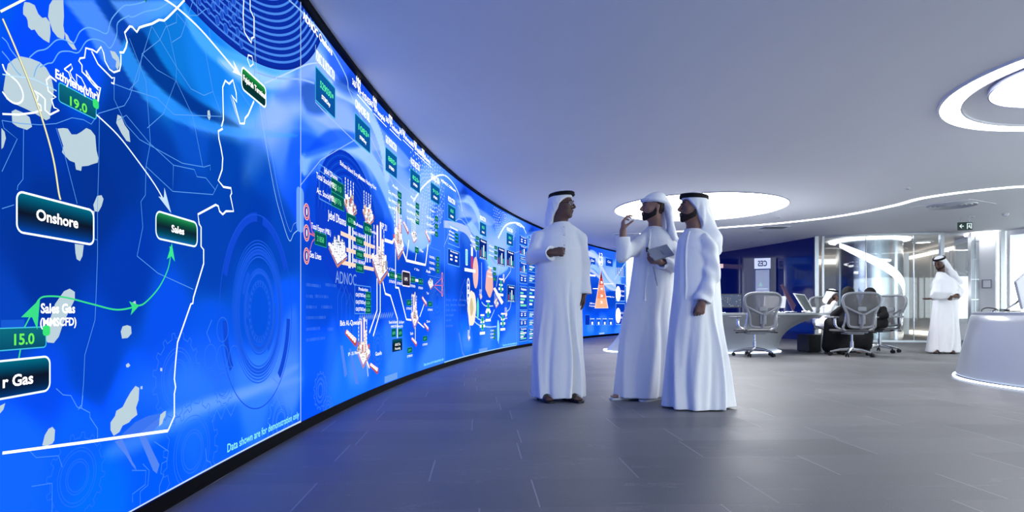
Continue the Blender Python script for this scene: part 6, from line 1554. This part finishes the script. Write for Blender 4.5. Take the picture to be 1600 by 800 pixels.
q = snap(f, .035, 1.33, out=.014); MB().box(q, (.022, .012, .040), 0, .004).build('badge', M['black_gloss'], R2); MB().tube([(q[0]+.004, q[1], q[2]+.02), (q[0]+.02, q[1]+.005, q[2]+.10)], .003, 6).build('badge_strap', M['chair_frame'], R2)
ghutra(H2, R2, side_line((-.5, -.5), (-.1, -.5), (.2, -.5)), [(H2(0, .05, .07), H2(0, .115, .03), .070, .045)], cap=(.093, .116, .100), seed=2, name='headscarf_cap', low=.040, pl=.003)
band = [H2(.096*math.cos(t), .010+.116*math.sin(t), .050+.012*math.sin(t)*-1) for t in np.linspace(0, 2*PI, 41)[:-1]]
MB().tube(band, .0125, 8, True, 1.0).build('scarf_band', add_noise(mat('embroidered_gauze', (.62, .66, .74, 1), .9), 170, .35, .4, .002), R2)
f = Field((.06, -.20, 1.30), (.46, .24, 1.90), .0055)
for pts, rs in (([H2(0, .06, .085), H2(0, .122, .03), H2(.02, .150, -.07), (.290, .03, 1.52), (.335, .02, 1.42), (.36, .01, 1.33)], [.045, .036, .030, .034, .030, .016]), ([H2(.03, .07, .07), H2(.05, .128, -.01), H2(.05, .142, -.09), (.275, -.04, 1.50), (.30, -.06, 1.43)], [.040, .030, .026, .028, .016]), ([H2(-.03, .07, .07), H2(-.05, .125, -.02), (.25, .10, 1.55), (.28, .10, 1.44)], [.04, .03, .03, .02])): f.chain(pts, rs, .02)
displace(f, lambda x, y, z: .004*np.sin(70*y+18*z)); f.build('scarf_tail', M['gauze'], R2, 1)
for x, y, a in ((-.155, -.055, -1.25), (.070, -.125, -.9)): sandal(R2, x, y, a, M['shoe_white'])
# the tablet he holds and his pen are things of their own
o = empty('tablet_computer', (1.158+.105, 5.50-.335, 1.285), 0, 'grey tablet computer held by the middle standing man', 'tablet')
Rm = Matrix.Rotation(math.radians(-24), 4, 'Y') @ Matrix.Rotation(math.radians(-38), 4, 'X') @ Matrix.Rotation(math.radians(12), 4, 'Z')
ob = MB().box((0, 0, 0), (.185, .012, .135), 0, .005).build('case', M['tablet'], o); ob.data.transform(Rm)
ob = MB().box((0, .0075, 0), (.165, .002, .118)).build('screen', M['black_gloss'], o); ob.data.transform(Rm)
ob = MB().box((.01, -.008, -.01), (.006, .004, .05), .0, .001).build('clasp', M['chair_frame'], o); ob.data.transform(Rm)
tag(MB().tube([(1.158+.055, 5.50-.285, 1.17), (1.158+.088, 5.50-.29, 1.005)], [.010, .004], 8).build('stylus', M['tablet']), 'slim grey stylus hanging below the tablet in the middle man\'s hand', 'stylus')

# ---- third man: seen from his left, arm hanging
R3 = empty('person', (1.527, 4.98, 0), 0, 'bearded man in white robe and black head cord, rightmost of the standing three', 'person')
H3 = Frame((-.052, .0, 1.628), math.radians(-80), -.06)
f = Field((-.26, -.36, 0), (.26, .26, 1.79), .0045); head(f, H3, False)
f.cone(H3(0, .02, -.07), (-.03, .02, 1.40), .056, .068, .03); f.chain([(-.015, .02, 1.34), (0, .02, 1.1), (0, .02, .88)], [.10, .11, .12], .03); f.cone((.0, -.07, 1.31), (-.02, .10, 1.31), .05, .05, .03)
f.chain([(.03, -.08, 1.31), (.055, -.125, 1.09), (-.035, -.21, .87)], [.040, .036, .028], .01); f.chain([(-.03, .10, 1.31), (-.02, .17, 1.1), (-.06, .17, .9)], [.036, .034, .028], .01)
for s_ in (-1, 1): f.chain([(s_*.05, .02+s_*.06, .90), (s_*.06, .02+s_*.05, .5), (s_*.08, s_*.06, .12)], [.085, .055, .038], .02)
foot(f, -.09, -.08, -1.2); foot(f, .06, .06, -1.2)
hand(f, (-.040, -.217, .855), (-.20, -.05, -1), (.1, 1, 0), -1, (1.0, 1.25, 1.35, 1.4), .02, (.35, .45), .98, .4)
hand(f, (-.06, .17, .89), (-.05, -.05, -1), (0, -1, 0), 1, (.5, .6, .6, .6), .02, (.35, .3), .95, .2)
f.build('body', M['skin_tan'], R3, 1)
face_parts(H3, R3, beard=1.0)
f = Field((-.36, -.36, .005), (.36, .34, 1.54), .0055)
fl = [(-2.05, 5, -.05, 1.1, .2), (-1.75, 5, .05, 1.1, .2), (-2.45, 5, .05, 1.0, .2), (-2.8, 4, -.07, 1.0, .2), (-1.35, 6, -.05, 1.0, .2), (-1.08, 8, .07, 1.2, .3), (-.8, 5, -.05, 1.0, .2), (-.45, 5, .05, 1.1, .2), (-.1, 5, -.05, 1., .2), (1.2, 3, .05, 1., .2), (2.2, 3, -.05, 1., .2)]
robe(f, [(.012, -.010, 0, .288, .235, 0), (.35, -.016, 0, .252, .205, 0), (.70, -.022, 0, .216, .18, 0), (1.0, -.012, 0, .192, .165, 0), (1.2, -.006, .01, .180, .158, 0), (1.31, -.003, .015, .165, .150, 0), (1.37, -.006, .02, .152, .130, 0), (1.415, -.015, .02, .118, .108, 0), (1.44, -.028, .02, .084, .084, 0), (1.458, -.034, .018, .067, .067, 0)], fl)
g.__init__(f.lo, f.lo+f.h*(f.n-1), f.h)
if tuple(g.n) != tuple(f.n): g.n = f.n; g.ax = f.ax; g.v = np.full(f.n, 1., np.float32)
sleeve(g, [(.02, -.085, 1.355), (.045, -.11, 1.29), (.062, -.13, 1.09), (-.04, -.21, .83)], [.055, .068, .068, .060], .035)
displace(g, lambda x, y, z: .006*np.sin(34*(x*1.6+z*.35)+10*y)+.004*np.sin(50*z+30*x)); sleeve_end(g, (-.028, -.20, .862), (-.34, -.2, -1), .064); smin_into(f, g, .012)
displace(f, wrinkle(9, .007, 7, 7, 3)); f.build('robe', M['white_cloth'], R3, 1)
strip_on_cloth(R3, 'placket', [snap(f, x, z) for x, z in ((-.080, 1.435), (-.105, 1.38), (-.125, 1.28), (-.13, 1.15), (-.135, 1.0), (-.14, .88))], .018, M['white_cloth'])
ghutra(H3, R3, side_line((-.5, .07), (-.15, .066), (-.10, .046), (.03, -.040), (.06, -.062), (.074, -.10), (.09, -.2)),
       [(H3(0, .03, .03), H3(0, .08, -.09), .096, .085), (H3(0, .08, -.09), (.085, .02, 1.45), .085, .070), ((.085, .02, 1.45), (.115, .0, 1.37), .060, .075), ((.115, .0, 1.37), (.150, .02, 1.29), .065, .045)],
       lo=(-.20, -.24, 1.20), hi=(.30, .26, 1.80), seed=3, pl=.004)
agal(H3, R3, z=.084, tilt=.0, a=.094, b=.113, r=.0105)
for x, y, a in ((-.09, -.08, -1.2), (.06, .06, -1.2)): sandal(R3, x, y, a, M['shoe_black'])

# ---- the man reading a paper by the glass wall
R4 = empty('person', (8.20, 11.50, 0), 0, 'man in white robe and long scarf reading a paper before the glass wall', 'person')
H4 = Frame((-.125, -.02, 1.70), math.radians(-62), .38)
f = Field((-.66, -.46, 0), (.40, .26, 1.87), .0065); head(f, H4, False)
f.cone(H4(0, .02, -.07), (-.07, .02, 1.46), .056, .066, .03); f.chain([(-.04, .02, 1.40), (0, .02, 1.1), (0, .02, .9)], [.10, .11, .12], .03); f.cone((-.11, .02, 1.35), (.10, .02, 1.35), .05, .05, .03)
f.chain([(-.13, .0, 1.35), (-.235, -.06, 1.13), (-.40, -.24, 1.04)], [.038, .036, .028], .01); f.chain([(.11, .02, 1.35), (.25, -.02, 1.16), (.0, -.26, 1.065)], [.045, .042, .030], .01)
for s_ in (-1, 1): f.chain([(s_*.08, .02, .92), (s_*.09-.03, .02, .5), (s_*.12-.05, .0, .12)], [.085, .055, .038], .02)
foot(f, -.22, -.10, -.9); foot(f, .04, -.13, -.6)
hand(f, (-.40, -.24, 1.035), (-.95, -.1, -.15), (.1, .3, 1), 1, (.25, .2, .15, .1), .35, (.7, .1), 1., .1)
hand(f, (-.005, -.262, 1.065), (-1, -.12, -.02), (0, .4, -.8), -1, (.8, .9, 1., 1.), .02, (.3, .3), 1., .2)
f.build('body', M['skin_dark'], R4, 1); face_parts(H4, R4, beard=1.1, h=.006)
f = Field((-.48, -.38, .02), (.44, .34, 1.58), .0075)
fl = [(-1.3, 5, -.06, 1.1, .2), (-1.8, 5, .05, 1.1, .2), (-2.4, 5, -.06, 1.1, .2), (-.8, 5, .05, 1., .2), (-.4, 5, -.05, 1., .2), (1.2, 3, .05, 1., .2)]
robe(f, [(.03, -.06, 0, .30, .21, 0), (.5, -.03, 0, .252, .18, 0), (1.0, .0, 0, .218, .155, 0), (1.25, .0, 0, .205, .145, 0), (1.38, -.01, .01, .18, .125, 0), (1.46, -.05, .015, .12, .09, 0), (1.51, -.07, .018, .078, .072, 0), (1.535, -.078, .018, .066, .066, 0)], fl)
g.__init__(f.lo, f.lo+f.h*(f.n-1), f.h)
if tuple(g.n) != tuple(f.n): g.n = f.n; g.ax = f.ax; g.v = np.full(f.n, 1., np.float32)
sleeve(g, [(-.13, 0, 1.39), (-.17, -.01, 1.33), (-.235, -.06, 1.13), (-.37, -.21, 1.045)], [.06, .075, .072, .06], .03); sleeve_end(g, (-.355, -.195, 1.05), (-.6, -.7, -.3), .06); smin_into(f, g, .02)
g.v = np.full(f.n, 1., np.float32)
sleeve(g, [(.12, .01, 1.39), (.17, .01, 1.32), (.245, -.02, 1.165), (.02, -.25, 1.065)], [.06, .078, .078, .068], .03); displace(g, lambda x, y, z: .008*np.sin(50*(x+z))); sleeve_end(g, (.045, -.23, 1.07), (-.7, -.68, -.2), .07); smin_into(f, g, .02)
displace(f, wrinkle(12, .008, 7, 7, 4)); f.build('robe', M['white_cloth'], R4, 1)
ghutra(H4, R4, side_line((-.9, .04), (-.15, .05), (-.10, .035), (.03, -.040), (.06, -.062), (.074, -.10), (.09, -.2)),
       [(H4(0, .03, .03), H4(.02, .10, -.07), .094, .075), (H4(.02, .10, -.07), (.13, -.02, 1.50), .075, .055), ((.13, -.02, 1.50), (.24, -.02, 1.36), .055, .05), ((.24, -.02, 1.36), (.30, .03, 1.18), .05, .045), ((.30, .03, 1.18), (.30, .06, .98), .045, .02)],
       lo=(-.30, -.26, .90), hi=(.42, .26, 1.87), seed=5, h=.0075, pl=.005)
agal(H4, R4, z=.083, a=.094, b=.113, r=.011)
for x, y, a in ((-.22, -.10, -.9), (.04, -.13, -.6)): sandal(R4, x, y, a, M['shoe_black'])
V = []
for i in range(8):
    for j in range(5): u, v = i/7, j/4; V.append((-.48+.36*u+.04*v, -.32-.02*math.sin(u*5)+.10*(1-v)*.5, 1.03+.125*v-.03*math.sin(u*PI)*(1-v)+.0*u))
o = from_data('paper_document', V, [(i*5+j, (i+1)*5+j, (i+1)*5+j+1, i*5+j+1) for i in range(7) for j in range(4)], M['paper'], None, True)
o.location = (8.20, 11.50, 0); tag(o, 'white paper held open by the man before the glass wall', 'paper')
so = o.modifiers.new('t', 'SOLIDIFY'); so.thickness = .002

# ---- seated people
def seated(loc, rz, lab, cloth, skin, head_yaw, hijab, seed=0, pitch=0., lean=0., arms='lap', hz=1.14):
    """built facing -y, hips on a 0.47 m seat"""
    R = empty('person', (loc[0], loc[1], 0), rz, lab, 'person')
    H = Frame((0, -.02+lean, hz), head_yaw, pitch, 0, .97)
    f = Field((-.42, -.74, 0), (.42, .26, 1.40), .009); head(f, H, False)
    sh = hz-.235
    f.cone(H(0, .02, -.07), (0, .04+lean*.6, sh), .052, .06, .03); f.chain([(0, .04+lean*.5, sh-.05), (0, .05, .58)], [.10, .12], .03); f.cone((-.09, .03+lean*.5, sh-.06), (.09, .03+lean*.5, sh-.06), .045, .045, .03)
    A = {'lap': [((-.16, .02, sh-.05), (-.23, -.05, .72), (-.12, -.26, .66)), ((.16, .02, sh-.05), (.23, -.05, .72), (.12, -.26, .66))],
         'chin': [((-.16, lean*.5, sh-.05), (-.22, -.28, .80), (-.05, -.17+lean, hz-.13)), ((.16, lean*.5, sh-.05), (.23, -.22, .80), (.05, -.36, .80))]}[arms]
    for a in A: f.chain(a, [.034, .034, .026], .01)
    for s_, a in zip((-1, 1), A):
        d = np.array(a[2])-np.array(a[1]); hand(f, a[2], d, (0, .1, -1) if arms == 'lap' or s_ > 0 else (0, 1, 0), s_, (.6, .7, .7, .8), .02, (.4, .3), 1.0)
    for s_ in (-1, 1): f.chain([(s_*.09, .04, .57), (s_*.12, -.42, .56), (s_*.12, -.44, .12)], [.08, .06, .04], .02); foot(f, s_*.12, -.50, 0)
    f.build('body', skin, R, 1); face_parts(H, R, h=.007, beard=0 if hijab else .8)
    f = Field((-.46, -.72, .02), (.46, .30, 1.20), .011)
    robe(f, [(.50, 0, .06, .20, .17, 0), (.62, 0, .05, .19, .15, 0), (.80, 0, .03+lean*.3, .17, .13, 0), (sh-.05, 0, .03+lean*.5, .165, .115, 0), (sh, 0, .035+lean*.6, .12, .09, 0), (sh+.05, 0, .035+lean*.7, .066, .066, 0)], [])
    for s_ in (-1, 1): f.chain([(s_*.08, .02, .57), (s_*.11, -.40, .57), (s_*.12, -.46, .16)], [.13, .115, .13], .05)
    f.cone((0, -.40, .56), (0, -.46, .10), .11, .16, .06)
    for a in A:
        e = np.array(a[1]); w = np.array(a[2]); f.chain([a[0], a[1], e+(w-e)*.82], [.066, .066, .058], .03)
    displace(f, wrinkle(20+seed, .014, 6, 6, 6)); q = f.sl(f.lo, f.lo+f.h*f.n); x, y, z = f.xyz(q); f.v = np.maximum(f.v, .035-z).astype(np.float32)
    f.build('robe', cloth, R, 1)
    if hijab:
        hj = Field(H.o-.30, H.o+.20, .009); hj.ell(H(0, .014, .02), (.098, .118, .118), 0, 'add', H.M)
        hj.cone(H(0, .02, -.03), H(0, .03, -.17), .090, .125, .04); hj.cone(H(0, .03, -.17), H(0, .03, -.22), .125, .145, .04)
        q = hj.sl(hj.lo, hj.lo+hj.h*hj.n); x, y, z = hj.xyz(q); X, Y, Z = H.loc(x, y, z); hj.v = hj.v+.006*np.sin(np.arctan2(X, Y)*8+Z*20)*(Z < 0)
        hj.op(lambda x, y, z: (lambda L_: (np.sqrt((L_[0]/.050)**2+((L_[1]+.115)/.085)**2+((L_[2]+.022)/.080)**2)-1)*.05)(H.loc(x, y, z)), H.o-.25, H.o+.25, .01, 'sub')
        hj.build('hijab', cloth, R, 1)
    else:
        ghutra(H, R, side_line((-.3, .08), (-.14, .07), (-.10, .045), (0, -.005), (.045, -.040), (.062, -.06), (.070, -.125), (.09, -.2)), [(H(0, .025, .03), H(0, .09, -.12), .092, .08)], seed=seed, h=.009)
        agal(H, R, z=.083, a=.094, b=.113, r=.011)
    for s_ in (-1, 1): sandal(R, s_*.12, -.50, 0, M['shoe_black'])
    return R
seated((6.66, 12.80), .2, 'seated man in white robe resting his chin on his hand behind the desk', M['white_cloth'], M['skin_dark'], .95, False, 1, .15, -.10, 'chin', 1.13)
seated((6.00, 10.83), PI-.05, 'woman in black abaya seated with her back to us in the mesh chair', M['black_cloth'], M['skin_mid'], .15, True, 2, .15, -.02, 'lap', 1.10)
seated((7.04, 11.80), -1.15, 'woman in black abaya with uncovered face turned towards us, seated right of the other', M['black_cloth'], M['skin_mid'], 1.35, True, 3, .0, -.10, 'lap', 1.12)
